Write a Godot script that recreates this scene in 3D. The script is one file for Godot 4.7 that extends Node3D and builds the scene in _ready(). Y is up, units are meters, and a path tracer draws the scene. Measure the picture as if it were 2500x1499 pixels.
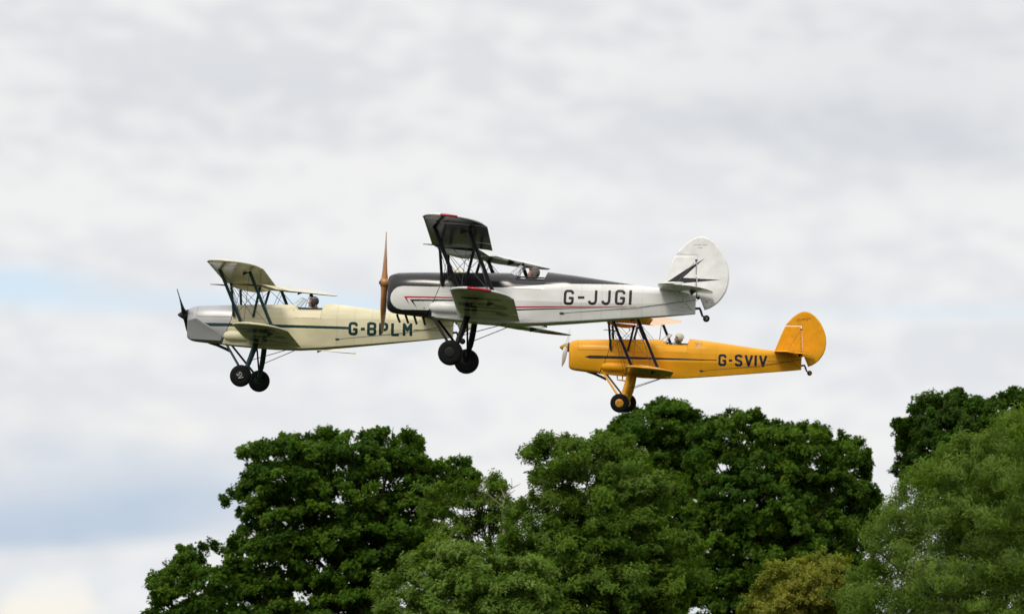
extends Node3D
# Three vintage biplanes in formation over a line of trees, photographed from the airfield with a long lens.

const FOCAL := 15240.0            # of the 2500 x 1499 photograph, in its pixels
const EYE := Vector3(0, 1.7, 0)
const TILT := 5.2                 # degrees that the lens looks up

var rng := RandomNumberGenerator.new()
var mats := {}


func _ready() -> void:
	rng.seed = 4711
	# ---- camera
	var cam := Camera3D.new()
	cam.name = "camera"
	cam.position = EYE
	cam.rotation_degrees = Vector3(TILT, 0, 0)
	cam.fov = 2.0 * rad_to_deg(atan(749.5 / FOCAL))
	cam.near = 0.5
	cam.far = 6000.0
	# the long lens at a wide stop, focused on the aeroplanes: the trees behind are a little soft
	var lens := CameraAttributesPhysical.new()
	lens.frustum_focal_length = 12.0 / (749.5 / FOCAL)
	lens.frustum_focus_distance = 137.0
	lens.exposure_aperture = 3.8
	lens.frustum_near = 0.5
	lens.frustum_far = 6000.0
	cam.attributes = lens
	cam.current = true
	add_child(cam)
	# ---- sky, sun, exposure
	var env := Environment.new()
	env.background_mode = Environment.BG_SKY
	env.sky = Sky.new()
	var pan := PanoramaSkyMaterial.new()
	pan.panorama = sky_picture()
	env.sky.sky_material = pan
	env.background_energy_multiplier = 1.0
	env.tonemap_mode = Environment.TONE_MAPPER_LINEAR
	env.tonemap_exposure = 1.0
	env.sdfgi_enabled = true
	env.ssao_enabled = true
	env.ssil_enabled = true
	var we := WorldEnvironment.new()
	we.name = "air"
	we.environment = env
	add_child(we)
	var sun := DirectionalLight3D.new()
	sun.name = "sun"
	sun.light_energy = 0.5
	sun.light_color = Color(1.0, 0.965, 0.9)
	sun.light_angular_distance = 14.0
	sun.shadow_enabled = true
	sun.rotation_degrees = Vector3(-47, -24, 0)
	add_child(sun)
	# ---- ground
	build_ground()
	# ---- trees
	build_trees()
	# ---- aeroplanes and their pilots
	build_materials()
	build_aeroplane(white_scheme())
	build_aeroplane(cream_scheme())
	build_aeroplane(yellow_scheme())


# ------------------------------------------------------------------ shared helpers

func lin(r: float, g: float, b: float) -> Color:      # a real-world base colour
	return Color(r, g, b).linear_to_srgb()


func at(u: float, v: float, depth: float) -> Vector3:  # the point that the lens sees at a pixel, that far north of the camera
	var t := deg_to_rad(TILT)
	var d := Vector3((u - 1250.0) / FOCAL, 0, -1)
	var y := -(v - 749.5) / FOCAL
	var w := Vector3(d.x, y * cos(t) + sin(t), -cos(t) + y * sin(t))
	return EYE + w * (depth / -w.z)


func numbered(called: String, under: Node) -> String:
	var n := called
	var k := 0
	while under.has_node(NodePath(n)):
		k += 1
		n = "%s_%03d" % [called, k]
	return n


func thing(called: String, label: String, category: String, group := "") -> Node3D:
	var o := Node3D.new()
	o.name = numbered(called, self)
	o.set_meta("label", label)
	o.set_meta("category", category)
	if group:
		o.set_meta("group", group)
	add_child(o, true)
	return o


class Shape:
	# Triangles with smoothing groups; close_part() turns the part just added so that its faces look outwards.
	var p := PackedVector3Array()
	var g := PackedInt32Array()
	var from := 0

	func tri(a: Vector3, b: Vector3, c: Vector3, group := 0) -> void:
		if a.is_equal_approx(b) or b.is_equal_approx(c) or a.is_equal_approx(c):
			return
		p.append(a)
		p.append(b)
		p.append(c)
		g.append(group)

	func quad(a: Vector3, b: Vector3, c: Vector3, d: Vector3, group := 0) -> void:
		tri(a, b, c, group)
		tri(a, c, d, group)

	func close_part() -> void:
		var o := Vector3.ZERO
		for i in range(from, p.size()):
			o += p[i]
		o /= maxi(1, p.size() - from)
		var vol := 0.0
		for i in range(from, p.size(), 3):
			vol += (p[i] - o).dot((p[i + 1] - o).cross(p[i + 2] - o))
		if vol > 0.0:
			for i in range(from, p.size(), 3):
				var t := p[i + 1]
				p[i + 1] = p[i + 2]
				p[i + 2] = t
		from = p.size()

	func loft(rings: Array, closed := true, caps := true, groups := []) -> void:
		var n: int = rings[0].size()
		for i in rings.size() - 1:
			for j in (n if closed else n - 1):
				var k := (j + 1) % n
				var gr: int = groups[j] if groups else 0
				quad(rings[i][j], rings[i][k], rings[i + 1][k], rings[i + 1][j], gr)
		if caps and closed:
			for e in [0, rings.size() - 1]:
				var c := Vector3.ZERO
				for q in rings[e]:
					c += q
				c /= n
				for j in n:
					var k := (j + 1) % n
					if e == 0:
						tri(c, rings[e][k], rings[e][j], 900)
					else:
						tri(c, rings[e][j], rings[e][k], 901)
		close_part()

	func tube(path: Array, radii: Array, sides := 8, flat := 1.0, wide := Vector3.ZERO, caps := true) -> void:
		# A rod along a path; flat < 1 makes a streamlined section whose long side lies along «wide».
		var rings := []
		for i in path.size():
			var t: Vector3 = (path[mini(i + 1, path.size() - 1)] - path[maxi(i - 1, 0)]).normalized()
			var u := (wide - t * wide.dot(t)) if wide != Vector3.ZERO else t.cross(Vector3(0.31, 0.17, 0.93))
			u = u.normalized()
			var v := t.cross(u)
			var ring := PackedVector3Array()
			for k in sides:
				var a := TAU * k / sides
				ring.append(path[i] + u * cos(a) * radii[i] + v * sin(a) * radii[i] * flat)
			rings.append(ring)
		loft(rings, true, caps)

	func box(c: Vector3, s: Vector3) -> void:
		var h := s / 2
		var r := []
		for x in [-h.x, h.x]:
			r.append(PackedVector3Array([c + Vector3(x, -h.y, -h.z), c + Vector3(x, h.y, -h.z), c + Vector3(x, h.y, h.z), c + Vector3(x, -h.y, h.z)]))
		loft(r, true, true, [1, 2, 3, 4])

	func lathe(profile: Array, sides: int, axis := Vector3(0, 0, 1), centre := Vector3.ZERO) -> void:
		# profile: (distance along the axis, radius)
		var u := axis.cross(Vector3(0.3, 0.9, 0.2)).normalized()
		var v := axis.cross(u)
		var rings := []
		for q in profile:
			var ring := PackedVector3Array()
			for k in sides:
				var a := TAU * k / sides
				ring.append(centre + axis * q.x + (u * cos(a) + v * sin(a)) * maxf(q.y, 0.0004))
			rings.append(ring)
		loft(rings, true, true)

	func ball(c: Vector3, r: Vector3, rows := 8, sides := 12) -> void:
		var rings := []
		for i in rows + 1:
			var a := PI * i / rows
			var ring := PackedVector3Array()
			for k in sides:
				var b := TAU * k / sides
				ring.append(c + Vector3(maxf(sin(a), 0.003) * cos(b) * r.x, cos(a) * r.y, maxf(sin(a), 0.003) * sin(b) * r.z))
			rings.append(ring)
		loft(rings, true, true)

	func plate(outline: Array, thick: float, bevel := 0.025) -> void:
		# A surface such as a fin: flat sides, sloping to a thin edge all round.
		var n := outline.size()
		var poly := PackedVector2Array(outline)
		var turn := -1.0 if Geometry2D.is_polygon_clockwise(poly) else 1.0
		var inner := []
		for i in n:
			var d0: Vector2 = (outline[i] - outline[(i + n - 1) % n]).normalized()
			var d1: Vector2 = (outline[(i + 1) % n] - outline[i]).normalized()
			var n0 := d0.orthogonal()
			var n1 := d1.orthogonal()
			var m := (n0 + n1).normalized()
			var q: Vector2 = outline[i] + m * bevel / maxf(0.45, m.dot(n0))
			if not Geometry2D.is_point_in_polygon(outline[i] + m * 0.004, poly):
				q = outline[i] - m * bevel / maxf(0.45, m.dot(n0))
			inner.append(q)
		var tris := Geometry2D.triangulate_polygon(PackedVector2Array(inner))
		if tris.is_empty():
			tris = Geometry2D.triangulate_polygon(poly)
		for s in [-1.0, 1.0]:
			var h: float = s * thick / 2
			for i in range(0, tris.size(), 3):
				var t := [inner[tris[i]], inner[tris[i + 1]], inner[tris[i + 2]]]
				if ((t[1] - t[0]).cross(t[2] - t[0]) > 0.0) != (s < 0.0):
					t = [t[0], t[2], t[1]]
				tri(Vector3(t[0].x, t[0].y, h), Vector3(t[1].x, t[1].y, h), Vector3(t[2].x, t[2].y, h), 1 if s > 0 else 2)
			for i in n:
				var k := (i + 1) % n
				var o0 := Vector3(outline[i].x, outline[i].y, s * 0.006)
				var o1 := Vector3(outline[k].x, outline[k].y, s * 0.006)
				var i0 := Vector3(inner[i].x, inner[i].y, h)
				var i1 := Vector3(inner[k].x, inner[k].y, h)
				if ((o1 - o0).cross(i0 - o0).z > 0.0) != (s < 0.0):
					quad(o0, i0, i1, o1, 3 if s > 0 else 4)
				else:
					quad(o0, o1, i1, i0, 3 if s > 0 else 4)
		for i in n:
			var k := (i + 1) % n
			var a := Vector3(outline[i].x, outline[i].y, -0.006)
			var b := Vector3(outline[k].x, outline[k].y, -0.006)
			if turn > 0.0:
				quad(b, a, a + Vector3(0, 0, 0.012), b + Vector3(0, 0, 0.012), 5)
			else:
				quad(a, b, b + Vector3(0, 0, 0.012), a + Vector3(0, 0, 0.012), 5)
		from = p.size()

	func mesh(uv := "") -> ArrayMesh:
		var st := SurfaceTool.new()
		st.begin(Mesh.PRIMITIVE_TRIANGLES)
		for i in range(0, p.size(), 3):
			st.set_smooth_group(g[i / 3])
			var mid := (p[i] + p[i + 1] + p[i + 2]) / 3.0
			var n := (p[i + 2] - p[i]).cross(p[i + 1] - p[i])
			for k in 3:
				var q := p[i + k]
				if uv == "side":
					st.set_uv(Vector2(q.x / 6.3, clampf((0.45 - q.y) / 1.3, 0.003, 0.997) * 0.5 + (0.0 if mid.z >= 0.0 else 0.5)))
				elif uv == "upper_top" or uv == "lower_top":
					st.set_uv(Vector2((q.z + 4.5) / 9.0, clampf((q.x - (0.9 if uv == "upper_top" else 1.4)) / 2.0, 0.003, 0.997) * 0.5))
				elif uv == "upper" or uv == "lower":
					var x0 := 0.9 if uv == "upper" else 1.4
					st.set_uv(Vector2((q.z + 4.5) / 9.0, clampf((q.x - x0) / 2.0, 0.003, 0.997) * 0.5 + (0.0 if n.y >= 0.0 else 0.5)))
				elif uv == "fin":
					st.set_uv(Vector2((q.x - 5.2) / 1.6, (1.15 - q.y) / 1.6))
				st.add_vertex(q)
		st.generate_normals()
		st.index()
		return st.commit()


func put(called: String, s: Shape, m: Material, under: Node3D, uv := "") -> MeshInstance3D:
	var o := MeshInstance3D.new()
	o.name = numbered(called, under)
	o.mesh = s.mesh(uv)
	o.material_override = m
	under.add_child(o, true)
	return o


func paint(c: Color, rough: float, metal := 0.0, spec := 0.5) -> StandardMaterial3D:
	var m := StandardMaterial3D.new()
	m.albedo_color = c
	m.roughness = rough
	m.metallic = metal
	m.metallic_specular = spec
	return m


# ------------------------------------------------------------------ sky

var n_big := FastNoiseLite.new()
var n_mid := FastNoiseLite.new()
var n_fine := FastNoiseLite.new()


func blob(az: float, el: float, u: float, v: float, su: float, sv: float, lean := 0.0) -> float:
	# A patch of cloud or of blue, placed by its bearing and height (given as the photograph's pixels), with ragged edges.
	var x := (az - rad_to_deg((u - 1250.0) / FOCAL)) / rad_to_deg(su / FOCAL)
	var y := (el - TILT + rad_to_deg((v - 749.5) / FOCAL)) / rad_to_deg(sv / FOCAL)
	y += lean * x
	return exp(-(x * x + y * y))


func sky_at(d: Vector3) -> Color:
	var el := rad_to_deg(asin(clampf(d.y, -1, 1)))
	var az := rad_to_deg(atan2(d.x, -d.z))
	var q := Vector3(d.x, d.y * 4.2 + d.x * 0.35, d.z)
	var big := n_big.get_noise_3dv(q)
	var mid := n_mid.get_noise_3dv(q + Vector3(big, 0, -big) * 0.02)
	var fine := n_fine.get_noise_3dv(Vector3(d.x, d.y * 3.2 + d.x * 0.3, d.z))
	var t := 0.60 + 0.65 * big + 0.8 * mid + 0.85 * fine
	t = smoothstep(0.05, 0.98, t)
	var grey := Color(0.735, 0.752, 0.78)
	var white := Color(0.88, 0.882, 0.878)
	var c := grey.lerp(white, t)
	# brighter overhead, as an overcast is
	var over := 1.0 + 0.75 * clampf(sin(deg_to_rad(el)) - 0.15, 0.0, 1.0)
	if az > -14.0 and az < 14.0 and el < 16.0:
		var w := 0.25 * mid + 0.18 * fine
		# greyer bank high on the right
		var g := blob(az, el, 2300, 150, 700, 260, -0.2) * 0.34 + blob(az, el, 1950, 300, 430, 70, -0.1) * 0.42 + blob(az, el, 2330, 370, 240, 70) * 0.35 + blob(az, el, 500, 230, 420, 70, -0.1) * 0.3
		c = c.lerp(Color(0.61, 0.645, 0.70), clampf(g + w * 0.3, 0.0, 0.75))
		# lighter, smooth cloud behind the aeroplanes
		var l := blob(az, el, 1450, 560, 900, 170) * 0.55 + blob(az, el, 300, 560, 500, 120) * 0.4 + blob(az, el, 1400, 960, 900, 150) * 0.6 + blob(az, el, 330, 830, 300, 90) * 0.4
		c = c.lerp(Color(0.885, 0.89, 0.893), clampf(l * 0.75 + w * 0.3, 0.0, 0.8))
		# breaks of thin blue
		var b := blob(az, el, 30, 697, 190, 36, 0.08) + blob(az, el, 450, 740, 420, 24) * 0.7 + blob(az, el, 900, 770, 230, 50) * 0.5 + blob(az, el, 2300, 765, 500, 18) * 0.4
		c = c.lerp(Color(0.60, 0.80, 0.965), clampf((b * 0.9 + w * 0.7) * step01(b, 0.04), 0.0, 0.8))
		# slate-blue cloud low on the left, with a crisp lower edge
		var s := blob(az, el, 130, 1310, 420, 105, 0.10) * 1.0 + blob(az, el, 470, 1215, 260, 60) * 0.55 + blob(az, el, 330, 1110, 420, 70) * 0.3
		var lower := smoothstep(-0.05, 0.09, el - TILT + rad_to_deg((1352.0 - (az + 4.7) * 22.0 - 749.5) / FOCAL) + w * 0.12)
		c = c.lerp(Color(0.46, 0.575, 0.72), clampf(s * 1.02 * lower + w * 0.3 * s, 0.0, 0.85))
		# cream heads of cumulus at the lower left, pale air below
		var h := blob(az, el, 160, 1452, 70, 46) * 0.85 + blob(az, el, 75, 1490, 90, 38) * 0.75
		c = c.lerp(Color(0.975, 0.925, 0.82), 0.97 * smoothstep(0.14, 0.42, h + w * 0.7 * step01(h, 0.05)))
		var soft := blob(az, el, 420, 1050, 150, 60) * 0.5 + blob(az, el, 780, 1015, 180, 60) * 0.3 + blob(az, el, 230, 1010, 200, 45) * 0.25
		c = c.lerp(Color(0.94, 0.92, 0.875), clampf(soft + w * soft * 1.5, 0.0, 0.7))
		var pale := blob(az, el, 250, 1420, 500, 50) * 0.55
		c = c.lerp(Color(0.84, 0.87, 0.90), clampf(pale, 0.0, 0.8))
		var hue := blob(az, el, 1400, 1000, 2200, 420) * 0.3
		c = c.lerp(Color(0.80, 0.84, 0.90), clampf(hue * (1.0 - t), 0.0, 0.5))
	return Color(c.r * over, c.g * over, c.b * over)


func step01(x: float, e: float) -> float:
	return smoothstep(0.0, e * 4.0, x)


func sky_picture() -> ImageTexture:
	n_big.seed = 11
	n_big.frequency = 9.0
	n_big.fractal_octaves = 2
	n_mid.seed = 23
	n_mid.frequency = 30.0
	n_mid.fractal_octaves = 4
	n_fine.seed = 37
	n_fine.frequency = 105.0
	n_fine.fractal_octaves = 3
	var w := 1024
	var h := 512
	var im := Image.create(w, h, false, Image.FORMAT_RGBF)
	for y in h:
		for x in w:
			im.set_pixel(x, y, sky_at(sky_way((x + 0.5) / w, (y + 0.5) / h)))
	im.resize(4096, 2048, Image.INTERPOLATE_CUBIC)
	# the part round the picture again at full size
	for y in range(820, 1024):
		for x in range(-160, 160):
			im.set_pixel(posmod(x, 4096), y, sky_at(sky_way((x + 0.5) / 4096.0, (y + 0.5) / 2048.0)))
	return ImageTexture.create_from_image(im)


func sky_way(u: float, v: float) -> Vector3:
	# Godot's panorama: its left edge lies to the north (-z), its top is up
	var az := u * TAU
	var el := (0.5 - v) * PI
	return Vector3(sin(az) * cos(el), sin(el), -cos(az) * cos(el))


# ------------------------------------------------------------------ ground

func build_ground() -> void:
	var n := FastNoiseLite.new()
	n.seed = 5
	n.frequency = 0.012
	n.fractal_octaves = 5
	var ramp := Gradient.new()
	ramp.set_color(0, lin(0.018, 0.029, 0.006))
	ramp.set_color(1, lin(0.036, 0.043, 0.010))
	var tex := NoiseTexture2D.new()
	tex.width = 512
	tex.height = 512
	tex.seamless = true
	tex.noise = n
	tex.color_ramp = ramp
	var m := paint(Color.WHITE, 0.95, 0.0, 0.2)
	m.albedo_texture = tex
	m.uv1_triplanar = true
	m.uv1_world_triplanar = true
	m.uv1_scale = Vector3(0.04, 0.04, 0.04)
	var s := Shape.new()
	var k := 24
	for i in k:
		for j in k:
			var a := -3000.0 + 6000.0 * i / k
			var b := -3000.0 + 6000.0 * j / k
			var d := 6000.0 / k
			s.quad(Vector3(a, 0, b), Vector3(a + d, 0, b), Vector3(a + d, 0, b + d), Vector3(a, 0, b + d))
	var o := put("ground", s, m, self)
	o.set_meta("kind", "structure")
	o.set_meta("label", "mown grass of the airfield below the aeroplanes")


# ------------------------------------------------------------------ trees

# Crown outlines, in pixels of the photograph; each tree stands at its own distance and is as deep as it is wide there.
var crowns := {
	"T1": [363, 1499, 370, 1434, 384, 1400, 411, 1370, 432, 1373, 434, 1340, 458, 1338, 466, 1363, 490, 1363, 493, 1330, 525, 1324, 565, 1323, 592, 1303, 616, 1276, 646, 1259, 629, 1257, 585, 1256, 579, 1235, 542, 1219, 558, 1208, 592, 1198, 601, 1182, 599, 1158, 616, 1138, 579, 1138, 579, 1098, 626, 1086, 680, 1079, 720, 1062, 757, 1057, 784, 1064, 797, 1050, 827, 1061, 858, 1054, 908, 1057, 965, 1057, 1000, 1071, 1018, 1071, 1038, 1101, 1065, 1135, 1082, 1131, 1102, 1141, 1119, 1121, 1143, 1124, 1146, 1151, 1166, 1158, 1169, 1185, 1112, 1208, 1079, 1269, 1052, 1330, 991, 1387, 971, 1437, 961, 1499, 960, 1900, 480, 1900, 390, 1700],
	"T2": [1038, 1215, 1065, 1188, 1106, 1188, 1143, 1188, 1186, 1188, 1206, 1168, 1223, 1175, 1223, 1198, 1264, 1229, 1260, 1256, 1250, 1303, 1247, 1370, 1186, 1437, 1085, 1437, 1052, 1323, 1032, 1269],
	"T3": [927, 1499, 921, 1427, 951, 1417, 985, 1397, 988, 1367, 1025, 1353, 1052, 1333, 1079, 1326, 1119, 1340, 1153, 1340, 1186, 1350, 1213, 1373, 1254, 1370, 1287, 1380, 1321, 1360, 1348, 1397, 1361, 1499, 1360, 1800, 950, 1800],
	"T4": [1287, 1101, 1311, 1081, 1341, 1069, 1381, 1072, 1412, 1081, 1455, 1079, 1479, 1072, 1516, 1061, 1572, 1098, 1572, 1128, 1602, 1168, 1653, 1179, 1646, 1209, 1587, 1261, 1683, 1305, 1709, 1342, 1701, 1364, 1720, 1394, 1720, 1424, 1676, 1431, 1683, 1453, 1664, 1499, 1640, 1900, 1300, 1900, 1220, 1499, 1223, 1336, 1243, 1303, 1247, 1269, 1270, 1232, 1301, 1219, 1297, 1188, 1291, 1168, 1321, 1145, 1314, 1128],
	"T5": [1461, 1054, 1472, 1068, 1487, 1057, 1505, 1028, 1535, 1020, 1550, 1002, 1579, 998, 1609, 987, 1639, 985, 1676, 985, 1690, 1009, 1705, 1039, 1716, 1061, 1720, 1283, 1683, 1499, 1700, 1900, 1520, 1900, 1516, 1499, 1479, 1209, 1472, 1098],
	"T6": [1720, 1039, 1735, 1020, 1772, 1009, 1801, 1005, 1824, 1009, 1846, 1015, 1879, 1031, 1905, 1031, 1942, 1046, 1972, 1039, 1998, 1042, 2013, 1057, 2050, 1057, 2072, 1076, 2090, 1079, 2116, 1094, 2124, 1116, 2116, 1139, 2124, 1157, 2109, 1179, 2131, 1202, 2146, 1224, 2135, 1257, 2150, 1283, 2139, 1320, 2124, 1499, 2050, 1900, 1750, 1900, 1694, 1499, 1676, 1283, 1694, 1098],
	"T7": [2183, 1028, 2201, 1028, 2227, 1024, 2231, 987, 2250, 980, 2294, 981, 2316, 972, 2338, 952, 2353, 961, 2379, 961, 2398, 987, 2416, 983, 2431, 972, 2457, 965, 2475, 950, 2500, 965, 2553, 980, 2608, 1061, 2627, 1209, 2553, 1431, 2405, 1431, 2312, 1209, 2213, 1165, 2183, 1153, 2183, 1128, 2213, 1113, 2227, 1102, 2194, 1083, 2194, 1050],
	"T8": [2061, 1499, 2061, 1449, 2079, 1401, 2124, 1375, 2139, 1338, 2116, 1301, 2139, 1272, 2176, 1257, 2176, 1227, 2205, 1209, 2205, 1179, 2242, 1142, 2275, 1128, 2294, 1105, 2327, 1094, 2349, 1068, 2364, 1072, 2383, 1098, 2405, 1065, 2438, 1039, 2464, 1024, 2500, 1013, 2571, 1009, 2645, 1079, 2682, 1209, 2682, 1499, 2650, 1900, 2100, 1900],
	"T9": [1809, 1499, 1850, 1420, 1872, 1409, 1905, 1379, 1913, 1394, 1954, 1368, 2005, 1368, 2053, 1372, 2076, 1394, 2079, 1416, 2068, 1449, 2068, 1499, 2060, 1750, 1830, 1750],
}
var sprigs := {}
var leaf_mat: StandardMaterial3D
var willow_mat: StandardMaterial3D


func sprig_mesh(kind: String, leaves: int, reach: float, long: float, wide: float, droop: float, seed_: int) -> ArrayMesh:
	# A leafy twig: leaves of four faces, folded along the midrib, set round a short shoot along +Y.
	var r := RandomNumberGenerator.new()
	r.seed = seed_
	var st := SurfaceTool.new()
	st.begin(Mesh.PRIMITIVE_TRIANGLES)
	st.set_smooth_group(-1)
	for i in leaves:
		var h := reach * (0.12 + 0.88 * float(i) / leaves)
		var a := i * 2.4 + r.randf_range(-0.5, 0.5)
		var out := Vector3(cos(a), r.randf_range(-0.15, 0.75) - droop, sin(a)).normalized()
		var root := Vector3(cos(a) * 0.02, h, sin(a) * 0.02) + Vector3(r.randfn(0, 0.05), 0, r.randfn(0, 0.05)) * reach * 2.0
		var l := long * r.randf_range(0.7, 1.25)
		var side := out.cross(Vector3(r.randfn(0, 0.5), 1, r.randfn(0, 0.5))).normalized() * wide * r.randf_range(0.8, 1.2) * 0.5
		var up := side.cross(out).normalized() * wide * 0.16
		var mid := root + out * l * 0.5
		var tip := root + out * l - Vector3(0, l * 0.15, 0)
		var k := 0.86 + 0.28 * r.randf()
		st.set_color(Color(k, k, k))
		for f in [[root, mid + side + up, mid], [mid, mid + side + up, tip], [root, mid, mid - side + up], [mid, tip, mid - side + up]]:
			for q in f:
				st.set_color(Color(k, k, k * 0.98))
				st.add_vertex(q)
	st.generate_normals()
	st.index()
	return st.commit()


func edge_distance(poly: PackedVector2Array, q: Vector2) -> float:
	var best := 1e9
	for i in poly.size():
		var c := Geometry2D.get_closest_point_to_segment(q, poly[i], poly[(i + 1) % poly.size()])
		best = minf(best, c.distance_squared_to(q))
	return sqrt(best)


func tree(called: String, label: String, category: String, group: String, key: String, depth: float, o: Dictionary) -> Node3D:
	var r := RandomNumberGenerator.new()
	r.seed = o.seed
	var raw: Array = crowns[key]
	var poly := PackedVector2Array()
	var lo := Vector2(1e9, 1e9)
	var hi := -lo
	for i in range(0, raw.size(), 2):
		var w := at(raw[i], raw[i + 1], depth)
		var q := Vector2(w.x, maxf(w.y, 1.6))
		poly.append(q)
		lo = lo.min(q)
		hi = hi.max(q)
	# the same outline, broken up into tufts and notches
	var ragged := PackedVector2Array()
	var rough := FastNoiseLite.new()
	rough.seed = int(o.seed)
	rough.frequency = 0.85
	rough.fractal_octaves = 2
	var along := 0.0
	for i in poly.size():
		var a := poly[i]
		var b := poly[(i + 1) % poly.size()]
		var m := maxi(1, int(a.distance_to(b) / 0.16))
		for j in m:
			var q := a.lerp(b, float(j) / m)
			var side := (b - a).orthogonal().normalized()
			ragged.append(q + side * (0.13 + rough.get_noise_1d(along) * 0.66 * float(o.get("ragged", 1.0))))
			along += a.distance_to(b) / m
	var base_x: float = at(o.trunk, 1499, depth).x
	var t := thing(called, label, category, group)
	t.position = Vector3(base_x, 0, -depth)
	# lobes of the crown
	var lobes := []
	var big: float = o.get("lobe", 1.15)
	var tries: int = o.get("tries", 5000)
	var deep: float = o.get("deep", 3.2)
	for i in tries:
		var q := Vector2(r.randf_range(lo.x, hi.x), r.randf_range(lo.y, hi.y))
		if not Geometry2D.is_point_in_polygon(q, poly):
			continue
		var d := edge_distance(poly, q)
		var rad := minf(big * r.randf_range(0.5, 1.2), d * 0.85 + 0.30)
		if d < 0.02 or (rad < 0.42 and r.randf() < 0.3):
			continue
		var thick := minf(deep, 0.25 + 1.25 * sqrt(d) + 0.35 * d)
		var c := Vector3(q.x, q.y, thick * (r.randf_range(-1, 1) if r.randf() < 0.7 else r.randf_range(0.1, 1)))
		var ok := true
		for b in lobes:
			if c.distance_to(b[0]) < (rad + b[1]) * float(o.get("apart", 0.62)):
				ok = false
				break
		if ok:
			lobes.append([c, rad])
	# trunk and limbs
	var bark: StandardMaterial3D = o.get("bark", mats.bark)
	var top := lo.y + (hi.y - lo.y) * float(o.get("top", 0.72))
	var girth: float = o.get("girth", 0.42)
	var wood := Shape.new()
	var path := []
	var radii := []
	for i in 9:
		var f := i / 8.0
		path.append(Vector3(r.randfn(0, 0.12) * f * 2.0, top * f, r.randfn(0, 0.12) * f * 2.0))
		radii.append(lerpf(girth, girth * 0.22, f) * (1.35 if i == 0 else 1.0))
	wood.tube(path, radii, 10)
	put("trunk", wood, bark, t)
	var limbs := Shape.new()
	for b in lobes:
		if r.randf() > float(o.get("limbs", 0.5)):
			continue
		var e: Vector3 = b[0] - Vector3(base_x, 0, 0)
		var k := clampi(int(8.0 * (e.y - 0.45 * absf(e.x) - 0.8) / top), 1, 7)
		var a: Vector3 = path[k]
		var m := a.lerp(e, 0.5) + Vector3(r.randfn(0, 0.4), -0.3 + r.randfn(0, 0.3), r.randfn(0, 0.4))
		var w0: float = minf(radii[k] * 0.5, 0.035 + 0.016 * a.distance_to(e))
		limbs.tube([a, a.lerp(m, 0.6) + Vector3(0, -0.1, 0), m.lerp(e, 0.35), e, e + (e - m).normalized() * float(b[1]) * 0.8], [w0, w0 * 0.8, w0 * 0.55, w0 * 0.3, 0.008], 5)
	if limbs.p.size():
		put("limbs", limbs, bark, t).set_meta("kind", "stuff")
	# leaves
	var where: Array[Transform3D] = []
	var tint: Array[Color] = []
	var hue: Array = o.hues
	var per: float = o.get("per", 13.0)
	var twigs: int = o.get("twigs", 9)
	var size: float = o.get("size", 1.0)
	var hang: float = o.get("hang", 0.0)
	for b in lobes:
		var rad: float = b[1]
		var shade: Color = hue[r.randi() % hue.size()]
		var n := int(per * rad * rad + 4.5 + r.randf())
		for i in n:
			var dir := Vector3(r.randfn(0, 1), r.randfn(0.25, 1), r.randfn(0.1, 1)).normalized()
			if dir.y < -0.25 and r.randf() < 0.75:
				continue
			var far := r.randf_range(0.55, 1.0) if r.randf() < 0.86 else r.randf_range(1.0, 1.3)
			var c: Vector3 = b[0] + dir * Vector3(1.08, 0.68, 1.05) * rad * far
			if c.y < 2.0:
				continue
			var rc := r.randf_range(0.12, 0.30) * float(o.get("clump", 1.0))
			var q := Vector2(c.x + dir.x * rc, c.y + dir.y * rc)
			if not Geometry2D.is_point_in_polygon(q, ragged) and r.randf() < 0.93:
				continue
			var k := r.randf_range(0.82, 1.2)
			var clump := shade.lerp(hue[r.randi() % hue.size()], 0.4)
			for j in twigs:
				var v := Vector3(r.randfn(0, 0.68), r.randfn(0, 0.33), r.randfn(0, 0.68)) * rc
				var ax := (dir * 0.7 + v.normalized() * 0.6 + Vector3(0, 0.55 - hang, 0)).normalized()
				var bx := ax.cross(Vector3(r.randfn(0, 1), r.randfn(0, 1), r.randfn(0, 1))).normalized()
				var sc := size * r.randf_range(0.75, 1.25)
				where.append(Transform3D(Basis(bx, ax, bx.cross(ax)).scaled(Vector3.ONE * sc), c + v - Vector3(base_x, 0, 0) - ax * 0.1))
				var kk := k * r.randf_range(0.85, 1.15)
				tint.append(Color(clump.r * kk, clump.g * kk, clump.b * kk))
	# loose sprays that stand out from the edge of the crown
	for i in int(o.get("spurs", 110)):
		var e := r.randi() % poly.size()
		var p0 := poly[e].lerp(poly[(e + 1) % poly.size()], r.randf())
		var mid_q := Vector2((lo.x + hi.x) / 2, lerpf(lo.y, hi.y, 0.35))
		var way := (p0 - mid_q).normalized()
		way = (way + Vector2(r.randfn(0, 0.35), r.randfn(0.15, 0.35))).normalized()
		if p0.y < 9.0:
			continue
		var zz := r.randf_range(-0.6, 0.9)
		var reach := r.randf_range(0.12, 0.42) * float(o.get("reach", 1.0))
		var shade2: Color = hue[r.randi() % hue.size()]
		for j in 9:
			var f2 := r.randf()
			var w := p0 + way * (f2 * reach - 0.28) + Vector2(r.randfn(0, 0.06), r.randfn(0, 0.06)) * (1.4 - f2)
			var ax := Vector3(way.x + r.randfn(0, 0.5), way.y + 0.4 + r.randfn(0, 0.5) - hang, r.randfn(0, 0.6)).normalized()
			var bx := ax.cross(Vector3(r.randfn(0, 1), r.randfn(0, 1), r.randfn(0, 1))).normalized()
			where.append(Transform3D(Basis(bx, ax, bx.cross(ax)).scaled(Vector3.ONE * size * r.randf_range(0.65, 1.1)), Vector3(w.x - base_x, w.y, zz) - ax * 0.1))
			var k3 := r.randf_range(0.8, 1.15)
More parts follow.
